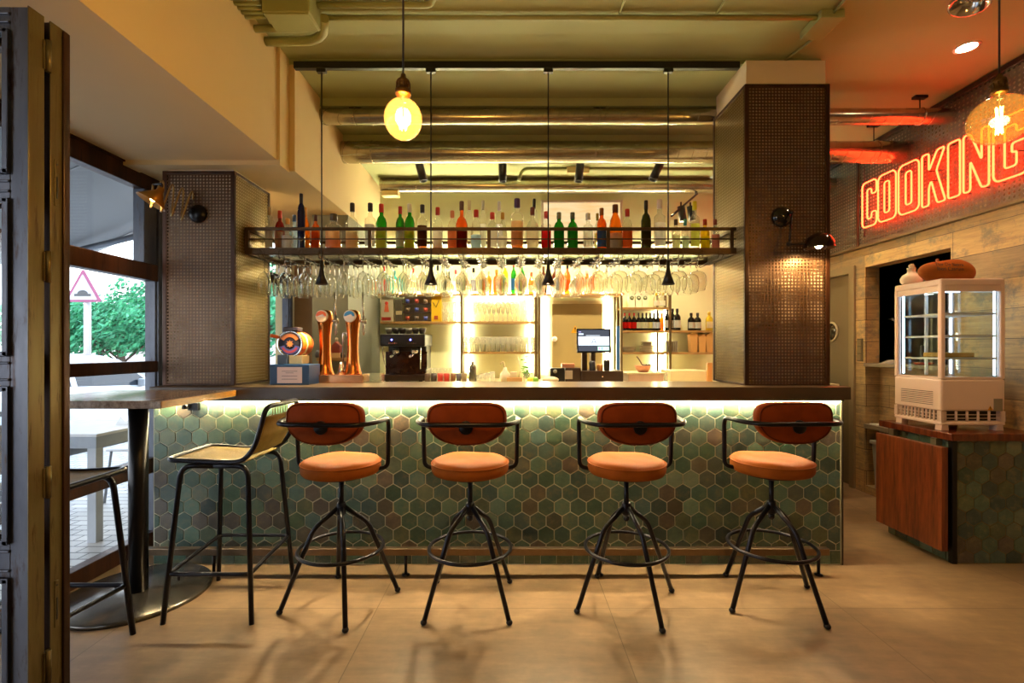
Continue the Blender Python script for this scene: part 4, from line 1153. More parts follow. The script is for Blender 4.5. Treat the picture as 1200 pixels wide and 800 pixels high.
def board(pa, pb, py, t=.022):
    z = PZ(py, SY); MB().box(PX(pa, SY), PX(pb, SY), SY-.01, BYW-.005, z-t, z).build('shelf_board', shelf_w, unit, bevel=.002); return z
z_top = board(446, 728, 344); z_l = board(446, 541, 376.5); z_m1 = board(541, 630, 376.5); z_m2 = board(541, 630, 412)
z_r1 = board(728, 785, 360); z_r2 = board(728, 836, 387); z_r3 = board(728, 836, 412.5)
stripv = m_emit('shelf_strip_glow', (1.0, .86, .54), 26)
sl = []
def vstrip(px, pyt, pyb, w, lab, dy=.03):
    x = PX(px, 5.1); o = MB().box(x-w/2, x+w/2, BYW-dy-.006, BYW-dy, PZ(pyb, 5.1), PZ(pyt, 5.1)).build('light_strip', stripv)
    tag(o, lab, 'light strip', 'vertical light strips of the back shelving')
vstrip(536, 346, 436, .022, 'vertical glowing strip just left of the central glass shelves')
vstrip(549, 348, 436, .022, 'vertical glowing strip inside the central glass shelves, window side')
vstrip(621, 348, 436, .022, 'vertical glowing strip inside the central glass shelves, door side')
vstrip(639, 346, 436, .030, 'vertical glowing strip between central shelves and beige panel door')
vstrip(712, 346, 436, .034, 'vertical glowing strip between beige panel door and bottle shelves')
vstrip(770, 362, 436, .024, 'vertical glowing strip behind the small beer bottles')
vstrip(780, 362, 436, .020, 'vertical glowing strip at the wine bottle end of the shelves')
o = MB().box(PX(552, 5.1), PX(618, 5.1), 5.08, 5.09, PZ(350, 5.1), PZ(348.5, 5.1)).build('light_strip', stripv)
tag(o, 'horizontal glowing strip above the stemmed flutes in the central shelves', 'light strip')
striph = m_emit('wall_strip_glow', (1.0, .88, .56), 105)
def hstrip(xa, xb, z, y, lab):
    o = MB().box(xa, xb, y, y+.012, z, z+.014).build('light_strip', striph); tag(o, lab, 'light strip')
    return o
hstrip(-1.38, 1.95, 2.352, 5.125, 'long glowing strip on the back wall hidden behind the gantry beam')
hstrip(-1.30, 1.10, 1.905, 5.13, 'long glowing strip on the back wall behind the high shelf bottles')
# beige panel door
pdoor = thing('cold_room_door', (PX(676, 5.12), 5.13, ZK), 'flat beige panel door between the lit shelves behind the till', 'door')
MB().box(PX(647, 5.12), PX(706, 5.12), 5.12, 5.148, ZK, PZ(356, 5.12)).build('panel', m_plain('beige_panel', '#a08c5c', .45, var=.03), pdoor, bevel=.003)
MB().box(PX(643, 5.12), PX(709, 5.12), 5.135, 5.149, ZK, PZ(352, 5.12)).build('door_frame', m_plain('pale_panel_frame', '#e0d4a8', .5), pdoor)
MB().lathe([(0, -.03), (.022, -.03), (.028, -.02), (.028, 0), (0, 0)], (PX(650, 5.1), 5.12, PZ(397, 5.1)), 20, 'Y').build('knob', M['white'], pdoor)
def warn(cx, cz, y, s, parent, nx=False):
    m = MB(); m.prism([(cx-s, cz-s*.8), (cx+s, cz-s*.8), (cx, cz+s*.95)], y-.0015, y); m.build('warning_sticker', cm('#d89a18'), parent)
    m = MB(); m.prism([(cx-s*.12, cz-s*.1), (cx+s*.12, cz-s*.1), (cx+s*.18, cz+s*.5), (cx-s*.18, cz+s*.5)], y-.0022, y-.0015); m.box(cx-s*.12, cx+s*.12, y-.0022, y-.0015, cz-s*.5, cz-s*.25); m.build('warning_mark', cm('#2a1a08'), parent)
warn(PX(674, 5.12), PZ(386, 5.12), 5.119, .045, pdoor)
# bright framed niche panel above the door
fp = thing('framed_lightbox', (PX(680, 5.13), 5.13, PZ(287, 5.13)), 'backlit framed panel with white edge high on the back wall behind the bottles', 'lightbox')
a_, b_, c_, d_ = PX(634, 5.13), PX(729, 5.13), PZ(296, 5.13), PZ(235, 5.13)
fm = MB(); fm.box(a_, b_, 5.10, 5.148, d_-.025, d_); fm.box(a_, b_, 5.10, 5.148, c_, c_+.02); fm.box(a_, a_+.025, 5.10, 5.148, c_, d_); fm.box(b_-.025, b_, 5.10, 5.148, c_, d_)
fm.build('frame', M['white'], fp, bevel=.003)
def mk_lb():
    t = NT('lit_panel'); e = t.n('ShaderNodeEmission'); v = t.coord((1, 1, 6)); n = t.noise(v, 3, 3)
    t.l(t.ramp(n, [(.3, (1, .62, .25, 1)), (.7, (1, .8, .45, 1))]), e.inputs[0]); e.inputs[1].default_value = .5; return t.done(e.outputs[0])
MB().box(a_+.02, b_-.02, 5.125, 5.13, c_+.02, d_-.025).build('lit_panel', mk_lb(), fp)
tr = thing('track_spotlight', (PX(800, 4.6), 4.6, PZ(262, 4.6)), 'short black track with two dangling spotlights high behind the bottles near the tall column', 'spotlight')
m = MB(); m.tube([(PX(787, 4.3), 4.3, PZ(253, 4.3)), (PX(817, 4.9), 4.9, PZ(227, 4.9))], .010, 8); m.build('track_bar', M['black'], tr)
MB().cyl((PX(815, 4.9), 4.9, PZ(228, 4.9)), (PX(815, 4.9), 4.9, 3.06), .006, 8).build('stem', M['black'], tr)
for px, y in ((798, 4.5), (809, 4.75)):
    x, z = PX(px, y), PZ(243, y); m = MB(); m.cyl((x, y, z+.05), (x, y, z), .008, 8); m.cyl((x, y, z+.01), (x+.02, y, z-.13), .034, 16); m.build('spot_head', M['black'], tr)

# bottles on the top back shelf
def bb(px, ytop, r, sty, mat, cap, lab, label, z, y=5.02, liquid=None, group=None, name='liquor_bottle'):
    return bottle(PX(px, y), y, z, max(.12, PZ(ytop, y)-z), r, sty, G[mat], cap, lab, liquid, label, 'bottle', group, n=12, name=name)
BB = [(450, 312, .030, 'std', 'clear', '#c02018', '#c03028', 'bottle with red label, first on the high back shelf behind the hanging glasses'),
 (462, 317, .034, 'std', 'teal', '#38a8a8', '#58c8c8', 'turquoise bottle on the high back shelf'),
 (474, 322, .030, 'std', 'clear', '#e0d8c8', '#e8dcc8', 'cream-labelled clear bottle right of the turquoise one'),
 (484, 314, .032, 'std', 'clear', '#b02820', '#e8dcc8', 'clear bottle with dark red cap on the high back shelf'),
 (497, 318, .030, 'shoulder', 'clear', '#d8d0b8', '#d8d8c0', 'clear bottle with ivory cap behind the second pendant shade'),
 (513, 311, .032, 'wine', 'clear', '#181410', '#e8e0c8', 'clear bottle with black neck on the high back shelf'),
 (525, 318, .038, 'slope', 'olive', '#28301c', '#a8a858', 'dumpy dark green bottle on the high back shelf'),
 (534, 316, .028, 'std', 'clear', '#d06068', '#e8c8b8', 'clear bottle with pink cap on the high back shelf'),
 (545, 311, .028, 'std', 'clear', '#c08848', '#d8e0a0', 'clear bottle with tan cap on the high back shelf'),
 (555, 314, .030, 'shoulder', 'clear', '#151515', '#6a6a70', 'clear bottle with black cap and grey label on the high back shelf'),
 (565, 310, .030, 'std', 'yellow', '#d8b020', '#e0a818', 'yellow bottle with gold label on the high back shelf'),
 (573, 318, .026, 'std', 'amber', '#d8a878', '#d88838', 'tan-topped amber bottle between yellow and orange ones'),
 (582, 316, .034, 'std', 'orange', '#d89028', '#e07830', 'orange bottle with gold cap on the high back shelf'),
 (592, 308, .030, 'std', 'yellow', '#d87878', '#e8d860', 'pale yellow bottle with pink cap on the high back shelf'),
 (602, 306, .028, 'wine', 'green', '#b82018', '#3a68b8', 'green bottle with red neck and blue label on the high back shelf'),
 (612, 307, .028, 'wine', 'green', '#3aa038', '#e8c820', 'green bottle with green neck and yellow label on the high back shelf'),
 (623, 319, .034, 'slope', 'orange', '#b85820', '#e8e0c8', 'rounded orange bottle by the bronze upright'),
 (637, 312, .032, 'slope', 'brown', '#5a4028', '#30241c', 'dark brown bottle beside the third pendant shade'),
 (651, 310, .036, 'std', 'brown', '#3a2818', '#7a7a80', 'brown bottle with grey label on the high back shelf'),
 (665, 309, .032, 'wine', 'orange', '#1a1210', '#d85820', 'orange bottle with black neck on the high back shelf'),
 (677, 320, .034, 'decanter', 'amber', '#c8c0a8', '#e09040', 'square amber bottle with pale stopper'),
 (688, 316, .032, 'decanter', 'orange', '#c8c8b8', '#e88038', 'square orange bottle with clear stopper'),
 (699, 309, .032, 'std', 'clear', '#201c18', '#d8d0a0', 'clear bottle with black tip near the bottle shelves'),
 (711, 314, .030, 'slope', 'clear', '#a8a088', '#e0e0c8', 'last clear bottle on the high back shelf')]
for t_ in BB: bb(*t_, z=z_top)
# three label colours of small beers
BE = [(732, 'red label', '#c02018'), (737.5, 'red label', '#c02018'), (743, 'red label', '#c02018'), (748.5, 'cream label', '#d8d4b0'), (753, 'cream label', '#d8d4b0'), (757.5, 'cream label', '#d8d4b0'), (762, 'cream label', '#e0d890'), (766.5, 'white label', '#d8e0e8'), (771, 'white label', '#d8e0e8')]
for k, (px, w, h) in enumerate(BE):
    bb(px, 366.5, .0235, 'wine', 'dark', h if 'red' in w else '#2a2018', h, 'small dark beer bottle with %s on the second right-hand shelf' % w, z_r2, 5.01, None, 'small beers with ' + w, 'beer_bottle')
bb(775.5, 367, .022, 'wine', 'amber', '#b87828', '#d88838', 'small beer bottle with orange label, last of the row of beers', z_r2, 5.01, None, None, 'beer_bottle')
for px, w in ((782, 'behind the upright'), (788, 'tallest neck, middle of its three'), (793.5, 'rightmost of its three')):
    bb(px, 361.5, .034 if px > 783 else .028, 'wine', 'dark', '#1a1612', '#e8e4d8', 'dark wine bottle with white label, ' + w, z_r2, 5.02 + (.04 if px == 788 else 0), name='wine_bottle')
for px, w in ((810, 'left of a separate pair'), (817.5, 'right of a separate pair')):
    bb(px, 366.5, .034, 'wine', 'dark', '#201810', '#f0ecdc', 'dark wine bottle with wide white label, ' + w, z_r2, name='wine_bottle')
bb(831, 365, .034, 'wine', 'yellow', '#c8a830', '#e8e4d0', 'pale yellow wine bottle at the end of the right-hand shelf', z_r2, name='wine_bottle')
for px, w in ((769, 'left'), (776, 'right')):
    bb(px, 343, .030, 'wine', 'clear', '#d8c820', '#f0f0e0', 'white-labelled bottle with yellow neck beside the cream boxes, the %s one' % w, z_r1, name='wine_bottle')
for k, px in enumerate((740, 748, 755.5)):
    x = PX(px, 5.02); b = MB().box(x-.031, x+.031, 5.0, 5.07, z_r1, z_r1+.17).build('carton', cm('#ece6c8'), bevel=.002)
    tag(b, 'cream carton with round green emblem, upper right-hand shelf, %s of three' % ('nearest the till', 'the middle', 'nearest the yellow-necked bottles')[k], 'box')
    MB().lathe([(0, -.0015), (.022, -.0015), (.022, 0), (0, 0)], (x, 5.0, z_r1+.10), 18, 'Y').build('round_emblem', cm('#5a7050'), b)
    MB().lathe([(0, -.0025), (.010, -.0025), (.010, -.0015), (0, -.0015)], (x, 5.0, z_r1+.10), 14, 'Y').build('emblem_centre', cm('#c8c8a0'), b)
# plates, bin, paper cups on third right shelf
def plate(px, z, r, k, lab, col='#a89878'):
    o = MB().lathe([(0, 0), (r*.55, 0), (r, .010), (r, .013), (r*.6, .005), (0, .004)], (PX(px, 5.03), 5.05, z), 26).build('plate', cm(col), origin=(PX(px, 5.03), 5.05, z))
    tag(o, lab, 'plate', 'grey plates stacked on the third right-hand shelf')
for k in range(4): plate(736, z_r3+.0135*k, .085, k, 'grey plate in the lower stack nearest the till')
for k in range(8): plate(759, z_r3+.0135*k, .085 if k < 5 else .062, k, 'grey plate in the taller stack beside the slatted metal bin', '#a89878' if k < 5 else '#7a6a50')
x = PX(786, 5.04); bn = thing('storage_bin', (x, 5.05, z_r3), 'grey ribbed metal bin on the third right-hand shelf', 'bin')
MB().box(x-.06, x+.06, 5.0, 5.1, z_r3, z_r3+.115).build('body', cm('#8a8270'), bn, bevel=.004)
r_ = MB()
for k in range(6): r_.box(x-.05+.018*k, x-.044+.018*k, 4.997, 5.001, z_r3+.01, z_r3+.105)
r_.build('ribs', cm('#5a5444'), bn)
for k, (px, h, w) in enumerate(((812, .22, 'the tallest, beside the bin'), (822, .19, 'the middle one with an open dark mouth'), (831, .21, 'the last one by the tall column'))):
    x = PX(px, 5.02); o = MB(); o.prism([(x-.032, z_r3), (x+.032, z_r3), (x+.042, z_r3+h*.8), (x+.02, z_r3+h), (x-.042, z_r3+h*.85)], 4.99, 5.07)
    tag(o.build('paper_bag', m_plain('kraft_paper', '#c89a58', .7), bevel=.003), 'kraft paper bag on the third right-hand shelf, ' + w, 'paper bag')
# flute glasses and tumblers in the centre shelves
def lat(name, prof, x, y, z, lab, grp, n=12):
    key = name
    if key not in protos:
        protos[key] = MB().lathe(prof, n=n).build(name.split('|')[0], M['shelfglass'], origin=(0, 0, 0)); o = protos[key]; 
    else: o = protos[key].copy(); COL.objects.link(o)
    tag(o, lab, 'glass', grp); o.location = (x, y, z); return o
M['shelfglass'] = m_thin('shelf_glassware', (.95, .95, .9), .9, .05, .22, (1, .98, .88), ior=1.5)
for k in range(10):
    for j in range(2):
        lat('flute_glass', [(0, 0), (.026, 0), (.026, .002), (.004, .008), (.004, .07), (.018, .10), (.026, .16), (.022, .205), (.021, .205), (.024, .16), (.016, .10), (0, .078)],
            PX(557+5.4*k, 5.0+.06*j), 5.0+.06*j, z_m1, 'stemmed flute in the double row on the upper central shelf', 'stemmed flutes on the upper central shelf')
for k in range(3):
    for j in range(2):
        lat('tumbler_glass', [(0, 0), (.024, 0), (.028, .11), (.027, .11), (.023, .004), (0, .004)], PX(612+6*k, 5.0), 5.0, z_m1+.112*j, 'small tumbler stacked at the end of the flute shelf', 'small tumblers on the upper central shelf')
for k in range(14):
    for j in range(2):
        lat('beer_tumbler', [(0, 0), (.023, 0), (.030, .155), (.029, .155), (.022, .006), (0, .006)], PX(547+6.1*k, 5.0+.06*j), 5.0+.06*j, z_m2, 'tall tumbler in the double row filling the lower central shelf', 'tall tumblers on the lower central shelf')
for k in range(3):
    for j in range(2):
        lat('coffee_glass', [(0, 0), (.024, 0), (.032, .10), (.031, .10), (.023, .004), (0, .004)], PX(522+7*k, 5.0), 5.0, z_l+.101*j, 'clear glass stacked in twos beside the yellow poster', 'stacked glasses by the yellow poster')
# framed cards and photos on the left shelf
def card(pa, pb, pt, name, mat, lab, cat='picture', y=5.0, z=None):
    z = z_l if z is None else z
    o = MB().box(PX(pa, y), PX(pb, y), y, y+.012, z, PZ(pt, y)).build(name, mat, bevel=.001); tag(o, lab, cat); return o
c1 = card(446.5, 461, 345.5, 'framed_card', cm('#b0a890'), 'pale card with a small red figure on the left back shelf')
x = PX(453, 4.999); MB().sphere((x, 4.999, z_l+.19), .018, 10, 6, (1, .15, 1)).build('figure_head', cm('#c03828'), c1)
MB().prism([(x-.026, z_l+.10), (x+.026, z_l+.10), (x+.014, z_l+.175), (x-.014, z_l+.175)], 4.997, 5.0).build('figure_body', cm('#c86040'), c1)
MB().box(x-.05, x+.045, 4.997, 5.0, z_l+.012, z_l+.045).build('red_caption_bar', cm('#8a2018'), c1)
c1 = card(463, 471.5, 351, 'dark_photo', cm('#4a4438'), 'small dark photo between pale card and capsule rack')
MB().box(PX(464, 5), PX(471, 5), 4.997, 5.0, z_l+.07, z_l+.11).build('photo_band', cm('#a89878'), c1)
cr = thing('cup_rack', (PX(489, 5), 5.0, z_l), 'shallow rack with three rows of small cups on the left back shelf', 'rack')
MB().box(PX(472, 5), PX(505, 5), 5.06, 5.07, z_l, PZ(345, 5)).build('back_panel', cm('#b0a890'), cr)
for r3 in range(3):
    zz = z_l+.004+.088*r3; MB().box(PX(472, 5), PX(505, 5), 4.985, 5.07, zz, zz+.010).build('rack_shelf', cm('#3a2c28'), cr)
for r3 in range(3):
    for k in range(3):
        o = MB().lathe([(0, 0), (.016, 0), (.024, .04), (.022, .04), (.014, .004), (0, .004)], (PX(477.5+10.5*k, 5.0), 5.015, z_l+.0145+.088*r3), 14).build('espresso_cup', cm(('#b04838', '#7a6a58', '#4858b0')[(r3+k) % 3]))
        tag(o, '%s espresso cup in the %s row of the cup rack, %s' % (('red', 'brown', 'blue')[(r3+k) % 3], ('bottom', 'middle', 'top')[r3], ('at the pale card end', 'in the centre', 'at the yellow poster end')[k]), 'cup')
yp = card(505.5, 517.5, 343.5, 'yellow_poster', cm('#d8b020'), 'yellow upright poster on the left back shelf')
m = MB(); xx = PX(511, 4.998); m.tube([(xx-.03, 4.998, z_l+.20), (xx+.0, 4.998, z_l+.15), (xx+.03, 4.998, z_l+.22)], .005, 6); m.build('dark_line_drawing', cm('#4a3a20'), yp)
MB().box(xx-.02, xx+.02, 4.996, 5.0, z_l+.02, z_l+.06).build('poster_block', cm('#a04828'), yp)
o = MB().box(PX(501, 5.14), PX(505, 5.14), 5.138, 5.15, PZ(413, 5.14), PZ(405, 5.14)).build('wall_socket', cm('#6a5a38'), bevel=.003)
tag(o, 'small brown wall socket right of the coffee machine', 'socket')

# coffee machine
CMY = 4.50
def cx_(px): return PX(px, CMY)
def cz_(py): return PZ(py, CMY)
cf = thing('coffee_machine', (cx_(471), 4.65, ZK), 'black two-group coffee machine with two blue indicator lights', 'coffee machine')
blk = m_plain('machine_black', '#1a1716', .3, .1)
MB().box(cx_(445), cx_(498), CMY, CMY+.42, cz_(405.5), cz_(391)).build('top_housing', blk, cf, bevel=.012)
MB().box(cx_(450), cx_(496), CMY+.16, CMY+.42, ZK+.03, cz_(404)).build('back_body', blk, cf, bevel=.008)
MB().box(cx_(446), cx_(498), CMY, CMY+.42, ZK+.015, ZK+.07).build('drip_tray', m_plain('machine_brown', '#2e1c14', .3, .3), cf, bevel=.006)
MB().box(cx_(447), cx_(497), CMY+.15, CMY+.17, ZK+.07, cz_(412)).build('splash_panel', m_plain('machine_panel', '#3a2216', .25, .5), cf)
for px in (452, 492):
    MB().lathe([(0, 0), (.02, 0), (.016, .02), (0, .02)], (cx_(px), CMY+.05, ZK), 12).build('foot', blk, cf)
for px in (459, 481):
    g = MB(); x = cx_(px+3); g.lathe([(0, .03), (.030, .03), (.034, .0), (.030, -.02), (0, -.02)], (x, CMY+.07, cz_(412)), 18); g.build('group_head', M['chrome'], cf)
    h = MB(); h.cyl((x, CMY+.05, cz_(415)), (x-.01, CMY-.09, cz_(417.5)), .011, 10); h.build('portafilter_handle', M['chrome'], cf)
    MB().sphere((cx_(px), CMY-.002, cz_(398)), .007, 10, 8).build('indicator_light', m_emit('blue_indicator', (.1, .15, 1.0), 10), cf)
    b_m = MB()
    for k in range(5): b_m.box(cx_(px-3+2.2*k)-.004, cx_(px-3+2.2*k)+.004, CMY-.003, CMY, cz_(402)-.003, cz_(402)+.003)
    b_m.build('button_row', M['chrome'], cf)
for px in (449, 493.5):
    MB().tube(fillet([(cx_(px), CMY-.01, cz_(406)), (cx_(px), CMY-.03, cz_(412)), (cx_(px)+(.03 if px < 470 else 0), CMY-.03, cz_(432))], .02, 4), .005, 8).build('steam_wand', M['chrome'], cf)
for k in range(6):
    px = 452+8.0*k; o = MB().lathe([(0, 0), (.022, 0), (.034, .035), (.036, .06), (.034, .06), (.02, .005), (0, .005)], (cx_(px), CMY+.13, cz_(391)), 16).build('coffee_cup', cm('#2a2420' if k % 3 else '#8a8478'), origin=(cx_(px), CMY+.13, cz_(391)))
    o.rotation_euler = (0, 0, 0); tag(o, ('grey' if k % 3 == 0 else 'black') + ' coffee cup stored on top of the coffee machine, ' + ('first', 'second', 'third', 'fourth', 'fifth', 'sixth')[k] + ' from the grey partition', 'cup')
# small things on the back counter
def pot(px, y, z, prof, name, mat, lab, cat, n=16):
    o = MB().lathe(prof, (PX(px, y), y, z), n).build(name, mat, origin=(PX(px, y), y, z)); tag(o, lab, cat); return o
jarm = cm('#e8e0c0')
for k, px in enumerate((501, 508.5, 516, 523.5)):
    col = ('#5a4434', '#3a2c24', '#b83020', '#c03020')[k]
    pot(px, 4.5, ZK, [(0, 0), (.026, 0), (.028, .085), (.026, .085), (.024, .004), (0, .004)], 'canister', cm(col), '%s canister, %s' % (('brown', 'black', 'bright red', 'scarlet')[k], ('nearest the coffee machine', 'second from the coffee machine', 'third from the coffee machine', 'fourth from the coffee machine')[k]), 'canister')
    pot(px+2, 4.62, ZK, [(0, 0), (.030, 0), (.034, .10), (.030, .13), (.026, .13), (.026, .004), (0, .004)], 'glass_jar', M['shelfglass'], 'clear glass jar behind the %s canister' % ('brown', 'black', 'bright red', 'scarlet')[k], 'jar')
for k, px in enumerate((531, 537.5, 544)):
    pot(px, 4.5, ZK, [(0, 0), (.022, 0), (.026, .085), (.024, .085), (.02, .004), (0, .004)], 'spice_pot', cm(('#8a5a38', '#5a5868', '#9a8468')[k]), '%s spice pot on the back counter left of the shaker' % ('brown', 'slate', 'tan')[k], 'pot')
o = pot(554, 4.5, ZK, [(0, 0), (.034, 0), (.038, .02), (.033, .10), (.036, .13), (.034, .135), (.030, .15), (.028, .155), (.012, .17), (.010, .185), (.006, .195), (0, .195)], 'cocktail_shaker', m_plain('shaker_steel', '#8a8478', .25, .9), 'steel cocktail shaker with knobbed lid on the back counter', 'shaker')
for k, px in enumerate((561, 566, 571, 577)):
    pot(px, 4.48+.05*(k % 2), ZK, [(0, 0), (.022, 0), (.026, .07+.01*k), (.024, .07+.01*k), (.02, .004), (0, .004)], 'drinking_glass', M['shelfglass'], 'short glass on the back counter, %s from the shaker' % ('first', 'second', 'third', 'fourth')[k], 'glass')
# white figurine-like bear jug and caddy
jg = thing('white_jug', (PX(592, 4.5), 4.5, ZK), 'white swan-necked jug standing mid back counter', 'jug')
MB().lathe([(0, 0), (.04, 0), (.052, .04), (.044, .08), (.02, .11), (.014, .14), (0, .14)], (PX(592, 4.5), 4.5, ZK), 20).build('body', cm('#e0d4bc'), jg)
MB().tube(fillet([(PX(592, 4.5), 4.5, ZK+.12), (PX(590, 4.5), 4.5, ZK+.2), (PX(586, 4.5), 4.5, ZK+.17)], .03, 4), .007, 8).build('spout', cm('#e0d4bc'), jg)
cd = thing('napkin_caddy', (PX(603, 4.45), 4.45, ZK), 'low pale wooden caddy of napkins and utensils on the back counter', 'caddy')
MB().box(PX(594, 4.45), PX(612, 4.45), 4.42, 4.5, ZK, ZK+.05).build('tray', cm('#c89a6a'), cd, bevel=.003)
MB().box(PX(598, 4.45), PX(606, 4.45), 4.43, 4.49, ZK+.05, ZK+.10).build('napkins', cm('#ecdcc0'), cd, bevel=.003)
MB().tube([(PX(608, 4.45), 4.46, ZK+.04), (PX(610, 4.45), 4.46, ZK+.13), (PX(607, 4.45), 4.46, ZK+.24)], .005, 8).build('utensil', cm('#e0d0b0'), cd)
pl = thing('herb_plant', (PX(617, 4.55), 4.55, ZK), 'small bright green herb in a glass on the back counter', 'plant')
MB().lathe([(0, 0), (.028, 0), (.032, .08), (.03, .08), (.026, .004), (0, .004)], (PX(617, 4.55), 4.55, ZK), 16).build('vase', M['shelfglass'], pl)
lv = MB(); rr = random.Random(4)
for k in range(34):
    c0 = Vector((PX(617, 4.55)+rr.uniform(-.05, .05), 4.55+rr.uniform(-.04, .04), ZK+.08+rr.uniform(0, .17)))
    lv.sphere(c0, .014, 6, 4, (1, .8, .35))
    lv.tube([(PX(617, 4.55), 4.55, ZK+.03), c0], .0015, 4)
lv.build('leaves', m_plain('herb_green', '#5aa838', .5), pl)
for k, (px, c) in enumerate(((622, '#e8c838'), (627, '#7ab838'))):
    o = MB().sphere((PX(px, 4.42), 4.42, ZK+.028), .028, 14, 10, (1.2, 1, 1)).build('lemon' if k == 0 else 'lime', cm(c)); tag(o, ('yellow lemon' if k == 0 else 'green lime') + ' resting on the back counter under the herb', 'fruit')
o = MB().sphere((PX(645, 4.42), 4.42, ZK+.03), .06, 18, 10, (1.3, .9, .5)).build('cloth', cm('#d8ccb0')); tag(o, 'crumpled white bar cloth left of the card terminal', 'cloth')
# till
TYY = 4.42
tl = thing('cash_register', (PX(700, TYY), 4.6, ZK), 'till with dark drawer and tilted touch screen showing a white bar and letter A', 'till')
brn = m_plain('till_brown', '#3a2418', .4)
MB().box(PX(681, TYY), PX(730.5, TYY), TYY, TYY+.4, ZK, PZ(434.5, TYY)).build('cash_drawer', brn, tl, bevel=.006)
MB().lathe([(0, -.004), (.007, -.004), (.007, 0), (0, 0)], (PX(706, TYY), TYY, PZ(441, TYY)), 12, 'Y').build('drawer_lock', M['chrome'], tl)
MB().box(PX(684, TYY), PX(690, TYY), TYY+.1, TYY+.16, PZ(434.5, TYY), PZ(412, TYY)).build('stand', brn, tl)
MB().box(PX(696, TYY)-.01, PX(700, TYY), TYY+.1, TYY+.2, PZ(434.5, TYY), PZ(412, TYY)).build('stand', brn, tl)
q = Matrix.Rotation(-.14, 3, 'X')
piv = Vector((PX(697.5, TYY), TYY+.06, PZ(413, TYY)))
def scr(m, nm, mat, par):
    m.v = [q @ v + piv for v in m.v]; return m.build(nm, mat, par)
W2 = .158; H_ = .225
sb = MB().box(-W2, W2, 0, .035, 0, H_); so = scr(sb, 'screen_housing', m_plain('screen_black', '#121318', .25), tl)
def scol(n, rgb, s): return m_emit(n, rgb, s)
scr(MB().box(-W2+.012, W2-.014, -.002, -.0005, .014, H_-.012), 'screen_area', scol('screen_dark', (.05, .055, .07), 1), so)
scr(MB().box(-W2+.014, W2-.016, -.003, -.002, .068, .150), 'screen_band', scol('screen_white', (.75, .85, 1), 1.2), so)
scr(MB().box(-W2+.018, -W2+.062, -.003, -.002, .166, .180), 'screen_button', scol('screen_pale', (.6, .72, .85), 1), so)
scr(MB().box(-W2+.018, -W2+.040, -.003, -.002, .190, .198), 'screen_button', scol('screen_violet', (.35, .3, .6), 1), so)
scr(MB().box(-W2+.085, W2-.10, -.003, -.002, .157, .163), 'screen_text_line', scol('screen_grey', (.5, .55, .6), 1), so)
scr(MB().box(.035, W2-.018, -.003, -.002, .020, .056), 'screen_keys', scol('screen_mint', (.45, .75, .6), 1), so)
for k in range(4):
    scr(MB().box(.042+.025*k, .058+.025*k, -.0036, -.003, .026, .050), 'screen_key', scol('key_%d' % k, ((.7, .3, .6), (.3, .4, .8), (.8, .5, .5), (.5, .4, .7))[k], 1), so)
m = MB(); dk_ = scol('screen_ink', (.05, .06, .08), 1)
m.v = []; 
for sg in (-1, 1):
    m.obox((sg*.012, -.0036, .108), [(sg*-.40, 0, 1), (0, 1, 0), (1, 0, sg*.40)], (.052, .001, .006))
m.box(-.012, .012, -.0040, -.0034, .096, .101); scr(m, 'screen_letter_a', dk_, so)
pt = thing('label_printer', (PX(655, TYY), TYY+.1, ZK), 'small black card terminal and printer left of the till', 'printer')
MB().box(PX(645, TYY), PX(662, TYY), TYY, TYY+.12, ZK, PZ(431, TYY)).build('body', blk, pt, bevel=.01)
MB().lathe([(0, -.004), (.016, -.004), (.018, 0), (0, 0)], (PX(650.5, TYY), TYY, PZ(435, TYY)), 16, 'Y').build('dial', cm('#8a8a80'), pt)
rp = thing('receipt_printer', (PX(672, TYY), TYY+.1, ZK), 'dark brown receipt printer with paper tag between terminal and till', 'printer')
MB().box(PX(663, TYY), PX(681, TYY), TYY+.01, TYY+.16, ZK, PZ(431, TYY)).build('body', brn, rp, bevel=.008)
MB().box(PX(659, TYY), PX(674, TYY), TYY+.03, TYY+.12, PZ(431, TYY), PZ(426, TYY)).build('paper_roll', cm('#c8886a'), rp, bevel=.004)
MB().box(PX(662, TYY), PX(671, TYY), TYY-.003, TYY+.01, PZ(444, TYY), PZ(434, TYY)).build('paper_tag', cm('#b8a898'), rp)
for k, (px, c, lab, h) in enumerate(((694, '#3a3c48', 'small dark grinder on the till drawer', .09), (703, '#c88a50', 'tan cup on the till drawer', .06), (711, '#201c1c', 'black cup on the till drawer', .10))):
    pot(px, 4.46, PZ(434.5, TYY)+.001, [(0, 0), (.026, 0), (.030, h*.8), (.026, h), (.022, h), (.02, .004), (0, .004)], 'cup', cm(c), lab, 'cup')
bl_ = MB().box(PX(722, 4.9), PX(726, 4.9), 4.88, 4.9, ZK, PZ(382, 4.9)).build('blue_cloth', cm('#3a68a8')); tag(bl_, 'narrow blue cloth hanging beside the till screen', 'cloth')
